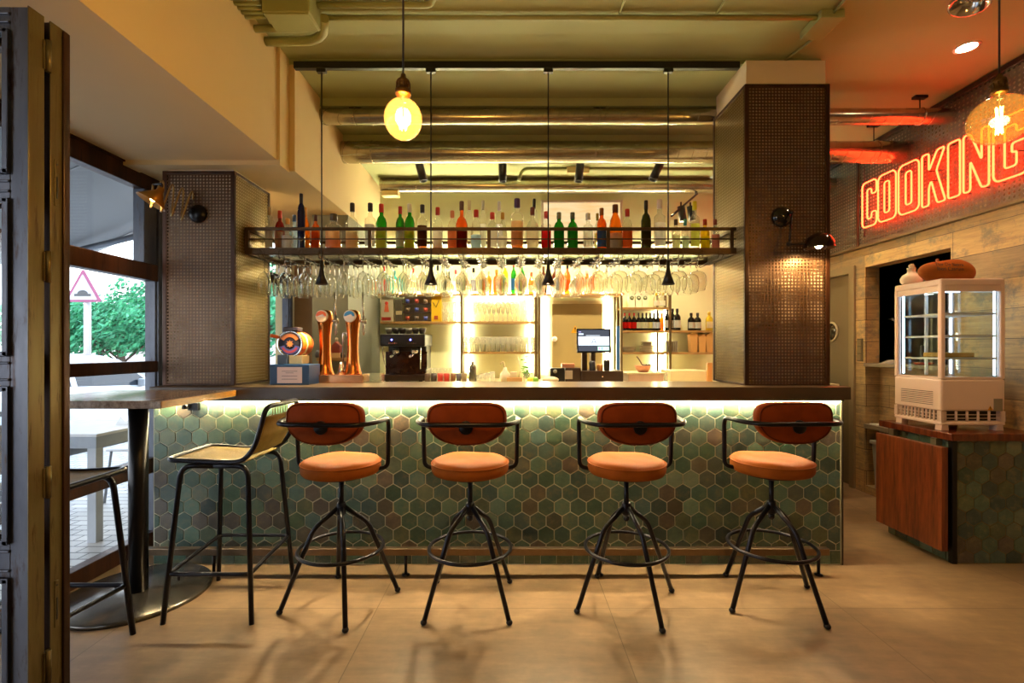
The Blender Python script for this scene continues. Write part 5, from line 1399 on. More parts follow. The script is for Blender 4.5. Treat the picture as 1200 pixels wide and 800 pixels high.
# white box and bowl
wb = thing('under_counter_box', (PX(753, 4.6), 4.65, ZK), 'pinkish white appliance box on the back counter right of the till', 'box')
MB().box(PX(735, 4.6), PX(776, 4.6), 4.55, 4.85, ZK, PZ(438, 4.6)).build('body', m_plain('pink_white', '#d8b8a8', .35), wb, bevel=.006)
MB().box(PX(732, 4.6), PX(778, 4.6), 4.54, 4.86, PZ(438, 4.6), PZ(436, 4.6)).build('lid', m_plain('pale_lid', '#e8dcb8', .35), wb, bevel=.004)
bw = thing('mixing_bowl', (PX(755, 4.6), 4.65, PZ(436, 4.6)), 'copper-pink bowl holding utensils on the appliance box', 'bowl')
zb = PZ(436, 4.6)
MB().lathe([(0, 0), (.045, 0), (.068, .03), (.075, .055), (.084, .06), (.082, .063), (.07, .058), (.06, .03), (.04, .006), (0, .006)], (PX(755, 4.6), 4.65, zb), 24).build('bowl_body', m_plain('copper_pink', '#d89a78', .3, .4), bw)
MB().tube([(PX(757, 4.6), 4.65, zb+.03), (PX(751, 4.6), 4.66, zb+.12), (PX(748, 4.6), 4.66, zb+.15)], .006, 8).build('pestle', cm('#6a5a50'), bw)
for px in (756, 759, 762): MB().lathe([(0, .04), (.012, .04), (.014, .07), (0, .08)], (PX(px, 4.6), 4.64, zb), 10).build('utensil_end', cm('#4a4444'), bw)
pot(779, 4.6, ZK, [(0, 0), (.03, 0), (.032, .09), (.028, .09), (.026, .004), (0, .004)], 'glass_jar', M['shelfglass'], 'pale green glass jar right of the appliance box', 'jar')
o = MB().box(PX(786, 4.7), PX(828, 4.7), 4.7, 5.0, ZK, PZ(434, 4.7)).build('white_tray', cm('#e8dcb0'), bevel=.006); tag(o, 'cream storage tub at the end of the back counter', 'tub')
o = MB().box(PX(829, 4.6), PX(835, 4.6), 4.6, 4.63, ZK, PZ(425, 4.6)).build('chopping_board', cm('#d89a58'), bevel=.003); tag(o, 'wooden chopping board upright against the tall column side', 'board')

# ------------------------------------------------------------------ on the bar top
ZT = 1.100
tp = thing('beer_tap_tray', (PX(394, 3.28), 3.3, ZT), 'long copper drip tray housing under the two beer towers', 'drip tray')
MB().box(PX(365, 3.26), PX(425, 3.26), 3.26, 3.42, ZT, PZ(439, 3.26)).build('tray_body', m_plain('copper_tray', '#c8906a', .22, .95, var=.1), tp, bevel=.003)
MB().box(PX(345, 3.3), PX(378, 3.3), 3.3, 3.42, ZT, PZ(426.5, 3.3)).build('copper_block', m_plain('copper_block', '#7a4a28', .3, .8), tp, bevel=.004)
MB().box(PX(425.5, 3.28), PX(445, 3.28), 3.28, 3.40, ZT, PZ(437, 3.28)).build('glass_side', m_thin('clear_tray', (.9, .92, .8), 1.3, .02, .1), tp)
def tower(px, lab, bt, bb_):
    y = 3.34; x = PX(px, y); zb = PZ(438.5, y)-.004
    t = thing('beer_tower', (x, y, zb), lab, 'beer tap', 'copper beer towers')
    H = PZ(363, y)-zb
    prof = [(0, 0), (.062, 0), (.060, .012), (.050, .035), (.042, .09), (.037, .17), (.038, .26), (.046, .34), (.052, .385), (.052, .41), (.044, .432), (.025, .445), (0, .447)]
    prof = [(r, z*H/.447) for r, z in prof]
    MB().lathe(prof, (x, y, zb), 36).build('column', M['copper'], t)
    d = MB(); d.lathe([(0, -.010), (.038, -.010), (.042, -.004), (.042, .02), (0, .02)], (x-.006, y-.045, zb+H*.895), 28, 'Y'); dd = d.build('badge', M['white'], t)
    m = MB(); m.prism([(x-.006+.036*math.cos(a), zb+H*.895+.036*math.sin(a)) for a in [PI*k/10 for k in range(11)]], y-.057, y-.055); m.build('badge_top', cm(bt), dd)
    m = MB(); m.prism([(x-.006+.036*math.cos(a), zb+H*.895+.036*math.sin(a)) for a in [PI+PI*k/10 for k in range(11)]], y-.057, y-.055); m.build('badge_bottom', cm(bb_), dd)
    m = MB(); m.prism([(x-.034, zb+H*.885), (x+.020, zb+H*.885), (x+.006, zb+H*.925), (x-.02, zb+H*.905)], y-.0585, y-.057); m.build('badge_mark', cm('#e8e0d8'), dd)
    f = MB(); z = zb+H*.83; f.cyl((x+.04, y, z), (x+.09, y, z), .011, 12); f.cyl((x+.075, y, z+.03), (x+.075, y, z-.075), .008, 10); f.lathe([(.010, -.075), (.006, -.10), (0, -.10)], (x+.075, y, z), 12); f.cyl((x+.09, y, z-.02), (x+.09, y, z+.02), .006, 8)
    f.build('faucet', M['chrome'], t)
    MB().tube([(x+.075, y, z+.025), (x+.070, y, z+.09), (x+.068, y, z+.20)], .006, 10).build('tap_handle', M['chrome'], t)
tower(381, 'copper beer tower with orange-topped round badge, left of the pair', '#d86020', '#e8c8a0')
tower(413.5, 'copper beer tower with blue and white round badge, right of the pair', '#3a88c8', '#e8e0d8')
gt = thing('glass_rinser', (PX(400, 3.36), 3.36, PZ(439, 3.26)), 'slim chrome rinser pipe between the two copper beer towers', 'rinser')
z0 = PZ(439, 3.26); x = PX(402, 3.36)
MB().tube(fillet([(x, 3.36, z0), (x, 3.36, PZ(390, 3.36)), (x+.03, 3.36, PZ(390, 3.36)), (x+.03, 3.36, PZ(397, 3.36))], .012, 4), .007, 10).build('pipe', M['chrome'], gt)
MB().lathe([(0, 0), (.026, 0), (.018, .03), (.012, .08), (0, .085)], (PX(400, 3.33), 3.33, z0), 16).build('valve', M['chrome'], gt)
# keg shaped dispenser on a blue box
KY = 3.22
bxo = thing('blue_box', (PX(340, KY), KY+.06, ZT), 'dark blue box with a white printed card, at the window end of the bar', 'box')
MB().box(PX(316, KY-.12), PX(362, KY-.12), KY-.12, KY+.06, ZT, PZ(427, KY-.12)).build('box_body', m_plain('navy_box', '#123a66', .45), bxo, bevel=.003)
cdm = MB().box(PX(325, KY-.12), PX(354, KY-.12), KY-.1225, KY-.1195, ZT+.012, PZ(428.5, KY-.12)-.008).build('printed_card', cm('#ddc8c8'), bxo)
for k, (w, zz) in enumerate(((.10, .087), (.05, .076), (.10, .056), (.10, .036))):
    xx = PX(339.5, KY-.12); MB().box(xx-w/2, xx+w/2, KY-.1235, KY-.1225, ZT+zz, ZT+zz+.003).build('print_line', cm('#6a5a68'), cdm)
kg = thing('keg_dispenser', (PX(343, KY), KY-.02, PZ(427, KY-.12)), 'small orange barrel-shaped dispenser with round black face standing on the blue box', 'dispenser')
zk = PZ(427, KY-.12)
kx, kz = PX(344, KY), PZ(403, KY); ax = Vector((.06, .998, 0)).normalized(); u_ = Vector((ax.y, -ax.x, 0)); 
def kd(prof, n=32):
    m = MB()
    m.lathe(prof, n=n)
    for i, v in enumerate(m.v):
        m.v[i] = Vector((kx, KY-.05, kz)) + u_*v.x + Vector((0, 0, 1))*v.y + ax*v.z
    return m
m_or = m_plain('orange_enamel', '#d8641c', .3)
kd([(0, .005), (.082, .005), (.088, .02), (.088, .14), (.080, .165), (0, .165)]).build('barrel', m_or, kg)
kd([(.088, .05), (.0895, .05), (.0895, .075), (.088, .075)]).build('pale_band', cm('#e8d8a0'), kg)
kd([(.080, .012), (.090, -.004), (.086, -.008), (.074, -.006), (.074, .01)]).build('face_rim', M['chrome'], kg)
fc = kd([(0, -.003), (.076, -.003), (.076, .006), (0, .006)]).build('face', cm('#1c1c2c'), kg)
def arcband(r0, r1, a0, a1, d, n=14):
    m = MB(); vs = []
    for k in range(n+1):
        a = a0+(a1-a0)*k/n
        for r in (r0, r1): vs.append(Vector((kx, KY-.05, kz)) - u_*(-r*math.cos(a)) + Vector((0, 0, r*math.sin(a))) + ax*d)
    m.add(vs, [(2*k, 2*k+1, 2*k+3, 2*k+2) for k in range(n)]); return m
arcband(.045, .070, .5, PI-.5, -.0045).build('orange_arc', cm('#d87a20'), kg)
arcband(.036, .070, PI+.25, 2*PI-.25, -.0045).build('violet_arc', cm('#4a4a90'), kg)
arcband(.046, .060, PI+.45, 2*PI-.45, -.006).build('red_lettering_band', cm('#a83848'), kg)
st = []
for k in range(16):
    a = 2*PI*k/16; r = .026 if k % 2 == 0 else .014; st.append(Vector((kx, KY-.05, kz)) + u_*r*math.cos(a) + Vector((0, 0, r*math.sin(a))) + ax*-.0045)
MB().add(st, [tuple(range(16))]).build('star', cm('#e8882a'), kg)
MB().box(kx-.045, kx+.055, KY-.06, KY+.02, kz+.084, kz+.11).build('top_hopper', cm('#2a2028'), kg, bevel=.006)
m = MB(); m.box(kx-.07, kx-.01, KY-.08, KY+.04, zk, kz-.07); m.build('foot_block', cm('#2a3444'), kg, bevel=.004)
m = MB(); m.box(kx-.005, kx+.085, KY-.06, KY+.05, zk, kz-.075); m.build('steel_block', m_plain('tan_steel', '#a08a60', .35, .6), kg, bevel=.004)
kd([(0, 0), (.012, 0), (.012, .05), (0, .05)], 12)
MB().tube([(kx-.075, KY-.06, kz+.045), (kx-.11, KY-.09, kz+.055)], .012, 12).build('spout', m_or, kg)
# things seen by the nook window
nk = thing('nook_cabinet', (-2.0, 5.2, 0), 'dark low cabinet with a wooden top in the nook behind the beer towers', 'cabinet')
MB().box(-2.40, -1.74, 4.95, 5.42, 0, 1.0).build('body', cm('#2c2c30'), nk)
MB().box(-2.41, -1.73, 4.93, 5.43, 1.0, 1.03).build('top', shelf_w, nk)
lc = thing('service_shelf', (-1.55, 4.1, 1.08), 'wooden ledge with small appliances fixed to the grey partition', 'shelf')
MB().box(PX(372, 4.0), PX(404, 4.0), 3.98, 4.148, PZ(423, 4.0), PZ(419, 4.0)).build('board', shelf_w, lc)
hs = thing('red_dispenser', (PX(392, 4.0), 4.05, PZ(419, 4.0)), 'little dark red house-shaped dispenser behind the left beer tower', 'dispenser')
xx, zz = PX(392, 4.0), PZ(419, 4.0)
MB().prism([(xx-.035, zz), (xx+.035, zz), (xx+.035, zz+.10), (xx, zz+.135), (xx-.035, zz+.10)], 4.02, 4.09).build('body', cm('#8a3828'), hs, bevel=.002)
MB().box(xx-.038, xx+.038, 4.015, 4.09, zz, zz+.04).build('base', cm('#c8a878'), hs)
MB().lathe([(0, .135), (.012, .135), (.012, .165), (0, .17)], (xx, 4.05, zz), 12).build('stopper', cm('#c8c0b0'), hs)
for px, r, c, lab in ((374, .045, '#5a5a60', 'round grey grinder on the ledge by the partition'), (398, .03, '#1a1a1c', 'low black gadget on the ledge by the partition')):
    xx = PX(px, 4.02); o = MB().lathe([(0, 0), (r, 0), (r*1.05, r*.8), (r*.7, r*1.4), (0, r*1.5)], (xx, 4.06, zz), 18).build('grinder' if px < 380 else 'gadget', cm(c)); tag(o, lab, 'appliance')
# ------------------------------------------------------------------ tiled side cabinet with display fridge
CXL, CYF = 2.735, 2.994
cb_ = thing('side_cabinet', (3.0, 3.25, 0), 'tiled side cabinet with red-brown wooden top and leaning oak panel on its side', 'cabinet')
MB().box(CXL, RX, CYF, 3.50, 0, .765).build('carcass', m_plain('dark_grout', '#6a5c3c', .8), cb_)
hex_panel('tile_face', CXL+.02, RX, .004, .765, CYF, .0995, cb_, 21, phase=(.03, .03))
hex_panel('side_tiles', CYF+.02, 3.50, .004, .765, CXL, .0995, cb_, 22, plane='YZ', phase=(.0, .03))
MB().box(CXL-.008, CXL+.022, CYF-.010, CYF+.022, 0, .765).build('corner_trim', m_plain('black_trim', '#14110f', .35, .4), cb_, bevel=.002)
cherry = m_wood('cherry_top_wood', '#481a0c', '#733416', (10, 10, 1), .25)
MB().prism([(CXL-.035, CYF-.035), (RX, CYF-.035), (RX, 3.55), (CXL-.035, 3.55)], .765, .81, 'XY').build('cabinet_top', cherry, cb_, bevel=.004)
oak = m_wood('red_oak_veneer', '#50200c', '#8a441c', (8, 8, .7), .35, .12, 3.5)
dp = thing('oak_panel', (2.68, 3.25, .075), 'red-brown oak veneer panel hung on the aisle side of the tiled cabinet', 'panel')
MB().box(2.665, 2.705, 2.99, 3.53, .075, .72).build('panel', oak, dp, bevel=.0025)
for yy in (3.08, 3.42):
    MB().box(2.69, 2.735, yy-.02, yy+.02, .70, .765).build('bracket', m_plain('steel_bracket', '#8a8470', .35, .8), dp)
    MB().box(2.70, 2.735, yy-.02, yy+.02, .12, .16).build('bracket', M['black'], dp)

FX0, FX1, FY0, FY1 = 2.733, 3.142, 3.07, 3.447
ZF0 = .81
fr = thing('display_fridge', ((FX0+FX1)/2, (FY0+FY1)/2, ZF0), 'white countertop display fridge with glass on all sides and lit interior', 'display fridge')
W = m_plain('fridge_white', '#e0c8bc', .3, var=.02)
MB().box(FX0, FX1, FY0, FY1, .935, 1.14).build('machine_housing', W, fr, bevel=.012)
MB().box(FX0+.004, FX1-.004, FY0+.004, FY1-.004, .862, .872).build('base_rim', W, fr)
MB().box(FX0, FX1, FY0, FY1, .845, .866).build('base_frame', W, fr, bevel=.006)
gr = MB()
for k in range(6): x = FX0+.03+.07*k; gr.box(x-.004, x+.004, FY0, FY0+.012, .866, .935)
for z in (.89, .912): gr.box(FX0+.002, FX1-.002, FY0+.003, FY0+.008, z-.002, z+.002)
for x in (FX0, FX1-.03): gr.box(x, x+.03, FY0, FY0+.03, .866, .935)
gr.build('vent_grille', W, fr)
gr = MB()
for k in range(12): y = FY0+.03+.029*k; gr.box(FX0, FX0+.012, y-.003, y+.003, .866, .935)
for z in (.89, .912): gr.box(FX0+.003, FX0+.008, FY0+.03, FY1, z-.002, z+.002)
gr.box(FX0, FX0+.03, FY1-.03, FY1, .866, .935)
gr.build('vent_grille', W, fr)
MB().box(FX0+.03, FX1-.03, FY0+.03, FY1-.03, .866, .935).build('compressor_case', m_plain('compressor_black', '#1c1814', .6), fr)
for (x, y) in ((FX0+.005, FY0+.005), (FX1-.055, FY0+.005), (FX0+.005, FY1-.055), (FX1-.055, FY1-.055), (FX0+.18, FY0+.2)):
    MB().prism([(x, ZF0), (x+.05, ZF0), (x+.045, .846), (x+.005, .846)], y, y+.05).build('foot', W, fr, bevel=.003)
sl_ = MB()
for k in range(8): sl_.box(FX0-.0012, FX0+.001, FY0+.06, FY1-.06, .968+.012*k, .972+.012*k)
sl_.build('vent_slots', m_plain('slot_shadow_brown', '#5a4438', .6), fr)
# posts and top
for (x, y) in ((FX0, FY0), (FX1-.028, FY0), (FX0, FY1-.028), (FX1-.028, FY1-.028)):
    MB().box(x, x+.028, y, y+.028, 1.14, 1.75).build('corner_post', W, fr, bevel=.006)
MB().box(FX0, FX1, FY0, FY1, 1.735, 1.781).build('top_cover', W, fr, bevel=.010)
for b6 in ((FX0+.025, FX1-.025, FY0+.002, FY0+.02, 1.70, 1.736), (FX0+.002, FX0+.02, FY0+.025, FY1-.025, 1.70, 1.736), (FX0+.025, FX1-.025, FY0+.002, FY0+.02, 1.14, 1.152), (FX0+.002, FX0+.02, FY0+.025, FY1-.025, 1.14, 1.152)):
    MB().box(*b6).build('glazing_frame', W, fr)
fg = m_thin('fridge_glass', (.90, .95, .97), .8, 0)
for nm, b6 in (('front_glass', (FX0+.028, FX1-.028, FY0+.010, FY0+.014, 1.15, 1.702)), ('back_glass', (FX0+.028, FX1-.028, FY1-.014, FY1-.010, 1.15, 1.735)),
               ('side_glass', (FX0+.010, FX0+.014, FY0+.028, FY1-.028, 1.15, 1.702)), ('side_glass', (FX1-.014, FX1-.010, FY0+.028, FY1-.028, 1.15, 1.735))):
    MB().box(*b6).build(nm, fg, fr)
cold = m_emit('cold_strip_glow', (.55, .78, 1.0), 3.2)
for (x, y) in ((FX1-.040, FY0+.030), (FX0+.034, FY1-.040), (FX1-.045, FY1-.045)):
    MB().box(x, x+.008, y, y+.010, 1.16, 1.725).build('light_strip', cold, fr)
MB().box(FX0+.05, FX1-.05, FY0+.07, FY0+.095, 1.722, 1.73).build('light_strip', cold, fr)
MB().box(FX0+.05, FX1-.05, FY1-.12, FY1-.10, 1.722, 1.73).build('light_strip', cold, fr)
pm = m_plain('shelf_post_white', '#d8dce0', .4)
for (x, y) in ((FX0+.30, FY1-.04), (FX0+.19, FY1-.04)):
    MB().box(x, x+.018, y, y+.010, 1.15, 1.73).build('shelf_post', pm, fr)
wm = m_plain('wire_white', '#e4e6e8', .35)
shz = (1.268, 1.412, 1.555)
for z in shz:
    m = MB()
    for k in range(16): x = FX0+.045+.0213*k; m.tube([(x, FY0+.03, z), (x, FY1-.045, z)], .0016, 5)
    for y in (FY0+.03, FY0+.14, FY0+.25, FY1-.045): m.tube([(FX0+.035, y, z), (FX1-.035, y, z)], .003, 6)
    m.tube([(FX0+.036, FY0+.03, z), (FX0+.036, FY1-.045, z)], .003, 6); m.tube([(FX1-.036, FY0+.03, z), (FX1-.036, FY1-.045, z)], .003, 6)
    m.box(FX0+.036, FX1-.036, FY0+.026, FY0+.030, z-.004, z+.010); m.box(FX0+.032, FX0+.036, FY0+.03, FY1-.045, z-.004, z+.008)
    m.build('wire_shelf', wm, fr)
MB().box(FX1-.075, FX1-.02, FY0-.002, FY0+.002, .935, 1.015).build('rating_plate', cm('#8a8070'), fr)
warn(FX1-.098, .955, FY0-.001, .016, fr)
ck = thing('cake_slab', (FX0+.2, FY0+.15, shz[0]+.004), 'golden sponge slab on a dark tray on the lowest fridge shelf', 'cake')
MB().box(FX0+.06, FX0+.30, FY0+.07, FY0+.23, shz[0]+.004, shz[0]+.010).build('tray', cm('#2a2420'), ck)
MB().box(FX0+.07, FX0+.29, FY0+.08, FY0+.22, shz[0]+.010, shz[0]+.040).build('sponge', mk_leather('sponge_crumb', '#c8a050', .6), ck, bevel=.005)
# rounded brown paper loaf and white jar on top
lf = thing('bread_cushion', (2.93, 3.26, 1.781), 'rounded brown loaf-shaped parcel with dark lettering lying on top of the fridge', 'parcel')
def loaf():
    m = MB(); n, k_ = 28, 20; vs = []; L_ = .195
    c = Vector((2.885, 3.20, 1.781+.066)); ax_ = Vector((1, .10, 0)).normalized(); pr = Vector((-ax_.y, ax_.x, 0))
    for i in range(n+1):
        u = -1+2*i/n; rad = (1-abs(u)**3.2)**.55; 
        for j in range(k_):
            a = 2*PI*j/k_; y = .072*rad*math.cos(a); z = .076*rad*math.sin(a)
            z *= 1+.10*math.sin(2.2*u+.5)
            if z < -.055: z = -.055-(abs(z)-.055)*.2
            vs.append(c + ax_*(u*L_) + pr*y + Vector((0, 0, z-.006 + .004*math.sin(5*u))))
    fs = []
    for i in range(n):
        for j in range(k_): fs.append((i*k_+j, i*k_+(j+1)%k_, (i+1)*k_+(j+1)%k_, (i+1)*k_+j))
    m.add(vs, fs, True); return m
loaf().build('loaf_body', mk_leather('brown_loaf_paper', '#a8622c', .8), lf)
ink = cm('#3a2010')
text('Flor De Sierra', .034, ink, lf, (2.825, 3.112, 1.877), (PI/2-.45, 0, .10), .0006)
text('Iberi Casrum', .036, ink, lf, (2.825, 3.106, 1.847), (PI/2-.15, 0, .10), .0006)
wj = thing('white_jar', (2.80, 3.40, 1.781), 'white pottery jar with narrow neck half behind the brown loaf on the fridge', 'jar')
MB().lathe([(0, 0), (.045, 0), (.062, .02), (.064, .045), (.052, .068), (.026, .082), (.022, .105), (.028, .115), (.024, .118), (0, .118)], (2.805, 3.385, 1.781), 26).build('body', cm('#e8dcc8'), wj)
MB().lathe([(0, .118), (.014, .118), (.018, .135), (.010, .146), (0, .148)], (2.805, 3.385, 1.781), 16).build('stopper', cm('#c8b898'), wj)
hb = thing('bottle_on_fridge', (3.02, 3.40, 1.781), 'small clear bottle with brown handle behind the loaf on the fridge', 'bottle')
MB().lathe([(0, 0), (.03, 0), (.032, .13), (.012, .15), (.012, .165), (0, .165)], (3.03, 3.40, 1.781), 18).build('body', cm('#e0d4c0'), hb)
MB().box(2.985, 3.0, 3.385, 3.40, 1.90, 1.965).build('handle', cm('#a85a38'), hb, bevel=.003)
# recess contents
for k in range(5):
    o = MB(); zz = 1.20+.0065*k; o.lathe([(0, 0), (.07-.006*k, 0), (.095-.006*k, .005), (.093-.006*k, .006), (.06, .002), (0, .002)], (RX+.12, 4.30-.01*k, zz), 26)
    tag(o.build('white_plate', cm('#ece4d8')), 'thin white plate in the stack on the pass-through sill', 'plate', 'white plates stacked on the pass-through sill')
o = MB().lathe([(0, 0), (.05, 0), (.07, .018), (.068, .02), (.045, .004), (0, .004)], (RX+.12, 3.98, 1.20), 24).build('red_dish', cm('#c84830')); tag(o, 'shallow red dish on the pass-through sill seen through the fridge', 'dish')
o = MB().box(RX+.02, RX+.11, 4.32, 4.45, .64, .646).build('paper_sheet', cm('#e8e4d8')); tag(o, 'white sheet of paper on the low stone ledge of the recess', 'paper')
bn = thing('waste_bin', (RX+.10, 4.25, .071), 'grey lidded waste bin inside the low recess beside the oak panel', 'bin')
m = MB(); m.prism([(4.10, .071), (4.36, .071), (4.40, .47), (4.06, .47)], RX+.0, RX+.28, 'YZ'); m.build('bin_body', m_plain('grey_bin_plastic', '#8f9088', .45), bn, bevel=.01)
m = MB(); m.box(RX-.01, RX+.29, 4.045, 4.415, .47, .50); m.box(RX-.016, RX-.004, 4.18, 4.26, .40, .48); m.build('bin_lid', m_plain('grey_bin_lid', '#b0aea0', .4), bn, bevel=.006)
tag(MB().box(RX+.36, RX+.42, 4.28, 4.30, 1.11, 1.36).build('bottle_opener', cm('#6a6460')), 'slim pale upright handle just inside the dark pass-through', 'handle')
m = MB(); m.sphere((RX+.20, 4.40, 1.60), .016, 12, 8); m.tube([(RX+.20, 4.40, 1.60), (RX+.20, 4.46, 1.61)], .006, 8); tag(m.build('wall_hook', M['chrome']), 'little bright hook on the far reveal of the pass-through', 'hook')
# ------------------------------------------------------------------ outside the shopfront
def mk_pave():
    t = NT('terrace_paving'); v = t.coord(); b = t.n('ShaderNodeTexBrick'); t.l(v, b.inputs['Vector'])
    b.inputs['Scale'].default_value = 1; b.inputs['Brick Width'].default_value = .20; b.inputs['Row Height'].default_value = .10; b.inputs['Mortar Size'].default_value = .007
    b.inputs['Color1'].default_value = lin('#b9b4ae'); b.inputs['Color2'].default_value = lin('#cfcac4'); b.inputs['Mortar'].default_value = lin('#55504c')
    return t.done(t.pbsdf(b.outputs['Color'], .45, 0))
struct(MB().box(-5.6, LX-.06, -4, 14, -.15, -.02).build('ground_terrace', mk_pave(), origin=(0, 0, 0)))
struct(MB().box(-60, -5.6, -10, 70, -.4, -.25).build('ground_street', m_plain('asphalt', '#8a8a88', .8), origin=(0, 0, 0)))
struct(MB().box(-13.5, -10.2, -10, 60, -.25, -.12).build('ground_far_pavement', m_plain('far_pavement', '#c8c0b4', .8), origin=(0, 0, 0)))
aw_m = m_plain('grey_awning_fabric', '#6c7076', .85, var=.1, nscale=3)
aw = thing('awning', (-4.2, 2.0, 2.3), 'large sloping grey fabric awning over the terrace outside', 'awning')
m = MB(); Y0, Y1 = -2.0, 6.0
m.add([(-2.55, Y0, 3.66), (-5.75, Y0, 2.34), (-5.75, Y1, 2.34), (-2.55, Y1, 3.66), (-2.55, Y0, 3.69), (-5.75, Y0, 2.37), (-5.75, Y1, 2.37), (-2.55, Y1, 3.69)],
      [(0,3,2,1),(4,5,6,7),(0,1,5,4),(1,2,6,5),(2,3,7,6),(3,0,4,7)]); m.build('canopy', aw_m, aw)
s = MB()
for y in (0, 1.5, 3.0, 4.5): s.add([(-2.56, y, 3.652), (-5.74, y, 2.332), (-5.74, y+.012, 2.332), (-2.56, y+.012, 3.652), (-2.56, y, 3.655), (-5.74, y, 2.336), (-5.74, y+.012, 2.336), (-2.56, y+.012, 3.655)], [(0,3,2,1),(4,5,6,7),(0,1,5,4),(1,2,6,5),(2,3,7,6),(3,0,4,7)])
s.build('seam', m_plain('awning_seam', '#80848a', .8), aw)
MB().tube([(-2.6, 5.98, 3.62), (-5.75, 5.98, 2.32)], .03, 10).build('side_hem', m_plain('white_hem', '#e8e8e8', .6), aw)
MB().tube([(-2.6, 5.6, 2.75), (-4.3, 5.75, 2.72), (-5.7, 5.7, 2.36)], .035, 10).build('folding_arm', m_plain('arm_grey', '#5a5e66', .4, .5), aw)
MB().tube([(-5.75, Y0, 2.33), (-5.75, Y1, 2.33)], .045, 12).build('front_bar', m_plain('bar_grey', '#6a6e76', .4, .5), aw)

# hump warning sign
SYY = 9.9
sg = thing('warning_road_sign', (PX(100, SYY), SYY, -.25), 'triangular red-bordered road sign with a black speed hump on a pale post', 'road sign')
sx = PX(98, SYY)
MB().cyl((PX(100, SYY), SYY+.05, -.25), (PX(100, SYY), SYY+.05, PZ(330, SYY)), .062, 16).build('post', m_plain('sign_post_grey', '#b0a8a8', .5, .2), sg)
def rtri(cx, cz, s, r=.06):
    P = [(cx-s, cz-s*.62), (cx+s, cz-s*.62), (cx, cz+s*1.14)]
    V = fillet([(a, 0, b) for a, b in P], r, 5, True); return [(v.x, v.z) for v in V]
zc = PZ(340, SYY)
MB().prism(rtri(sx, zc, .39), SYY-.02, SYY).build('border', m_plain('sign_magenta_red', '#8e3a62', .4), sg)
MB().prism(rtri(sx, zc-.01, .30, .03), SYY-.024, SYY-.02).build('face', m_plain('sign_white', '#b0b0ba', .5), sg)
hp = [(sx-.17, zc-.125), (sx+.17, zc-.125), (sx+.17, zc-.075)] + [(sx+.11*math.cos(a), zc-.075+.075*math.sin(a)) for a in [PI*k/12 for k in range(13)]] + [(sx-.17, zc-.075)]
MB().prism(hp, SYY-.027, SYY-.024).build('hump_symbol', cm('#3a3a3c'), sg)

# trees
lm = []
for k, h in enumerate(('#3f9a6a', '#4fae78', '#2f8258')):
    lm.append(m_plain('leaf_green_%d' % k, h, .6, var=.25, nscale=2))
def tree(x, y, h, r, seed, label, zb=1.2):
    rr = random.Random(seed); t = thing('street_tree', (x, y, -.25), label, 'tree', 'trees across the street')
    tk = MB(); tk.tube([(x, y, -.25), (x+.05, y, h*.4), (x-.05, y+.05, h*.75)], [.13, .10, .05], 10)
    for k in range(6):
        a = rr.uniform(0, 2*PI); z = h*rr.uniform(.3, .6); tk.tube([(x, y, z), (x+r*.6*math.cos(a), y+r*.6*math.sin(a), z+r*.6)], .03, 6)
    tk.build('trunk', m_plain('bark', '#5a4a40', .9), t)
    for q_ in range(3):
        m = MB(); vs = []; fs = []
        for k in range(1300):
            # leaves crowd in clumps over an ellipsoid
            a = rr.uniform(0, 2*PI); c = rr.uniform(-1, 1); s = math.sqrt(1-c*c); rad = r*(rr.random()**.35)*(1+.18*math.sin(5*a+seed)*math.cos(4*c))
            p = Vector((x+rad*s*math.cos(a), y+rad*s*math.sin(a), zb+(h-zb)/2+rad/r*(h-zb)/2*c))
            n = Vector((rr.gauss(0, 1), rr.gauss(0, 1), rr.gauss(0, 1))).normalized(); u = n.orthogonal().normalized(); w = n.cross(u); L_ = rr.uniform(.05, .11)
            o = len(vs); vs += [p-u*L_, p+w*L_*.5+n*.01, p+u*L_, p-w*L_*.5+n*.01]; fs.append((o, o+1, o+2, o+3))
        m.add(vs, fs); m.build('foliage', lm[q_], t, recalc=False)
tree(-13.0, 14.0, 2.9, 1.7, 1, 'broad leafy tree behind the road sign post')
tree(-11.4, 14.0, 2.6, 1.2, 2, 'lower leafy tree right of the road sign')
tree(-12.2, 16.6, 3.7, 1.5, 3, 'taller leafy tree nearest the window jamb')
tree(-16.9, 13.6, 3.2, 2.0, 4, 'leafy tree glimpsed through the folded door leaf')
tree(-15.9, 18.6, 3.4, 2.1, 5, 'tree filling the gap behind the others')
tree(-11.6, 19.8, 3.4, 1.6, 6, 'tree seen past the window jamb edge')
tree(-6.2, 11.8, 3.6, 1.8, 7, 'leafy tree seen through the nook window')
# railing
fn = thing('street_railing', (-12.5, 13.0, -.12), 'low pale railing in front of the trees across the street', 'railing')
MB().box(-19, -8.2, 13.0, 13.04, .78, .83).build('top_rail', m_plain('railing_grey', '#a8a8a4', .5), fn)
b = MB()
for k in range(80): b.cyl((-19+.137*k, 13.02, -.12), (-19+.137*k, 13.02, .8), .012, 6)
b.build('balusters', m_plain('railing_bar_grey', '#b0b0ac', .5), fn)
# apartment block far behind
ab = thing('apartment_building', (-22, 34, -.25), 'pale apartment block beyond the trees across the street', 'building')
MB().box(-27.6, -14, 34, 42, -.25, 6.3).build('wall', m_plain('pale_render', '#d8c8c4', .9), ab)
for k in range(5):
    for j in range(2):
        MB().box(-27+2.6*k, -25.8+2.6*k, 33.93, 34.02, 1.2+2.5*j, 2.5+2.5*j).build('window', cm('#8a98a8'), ab)
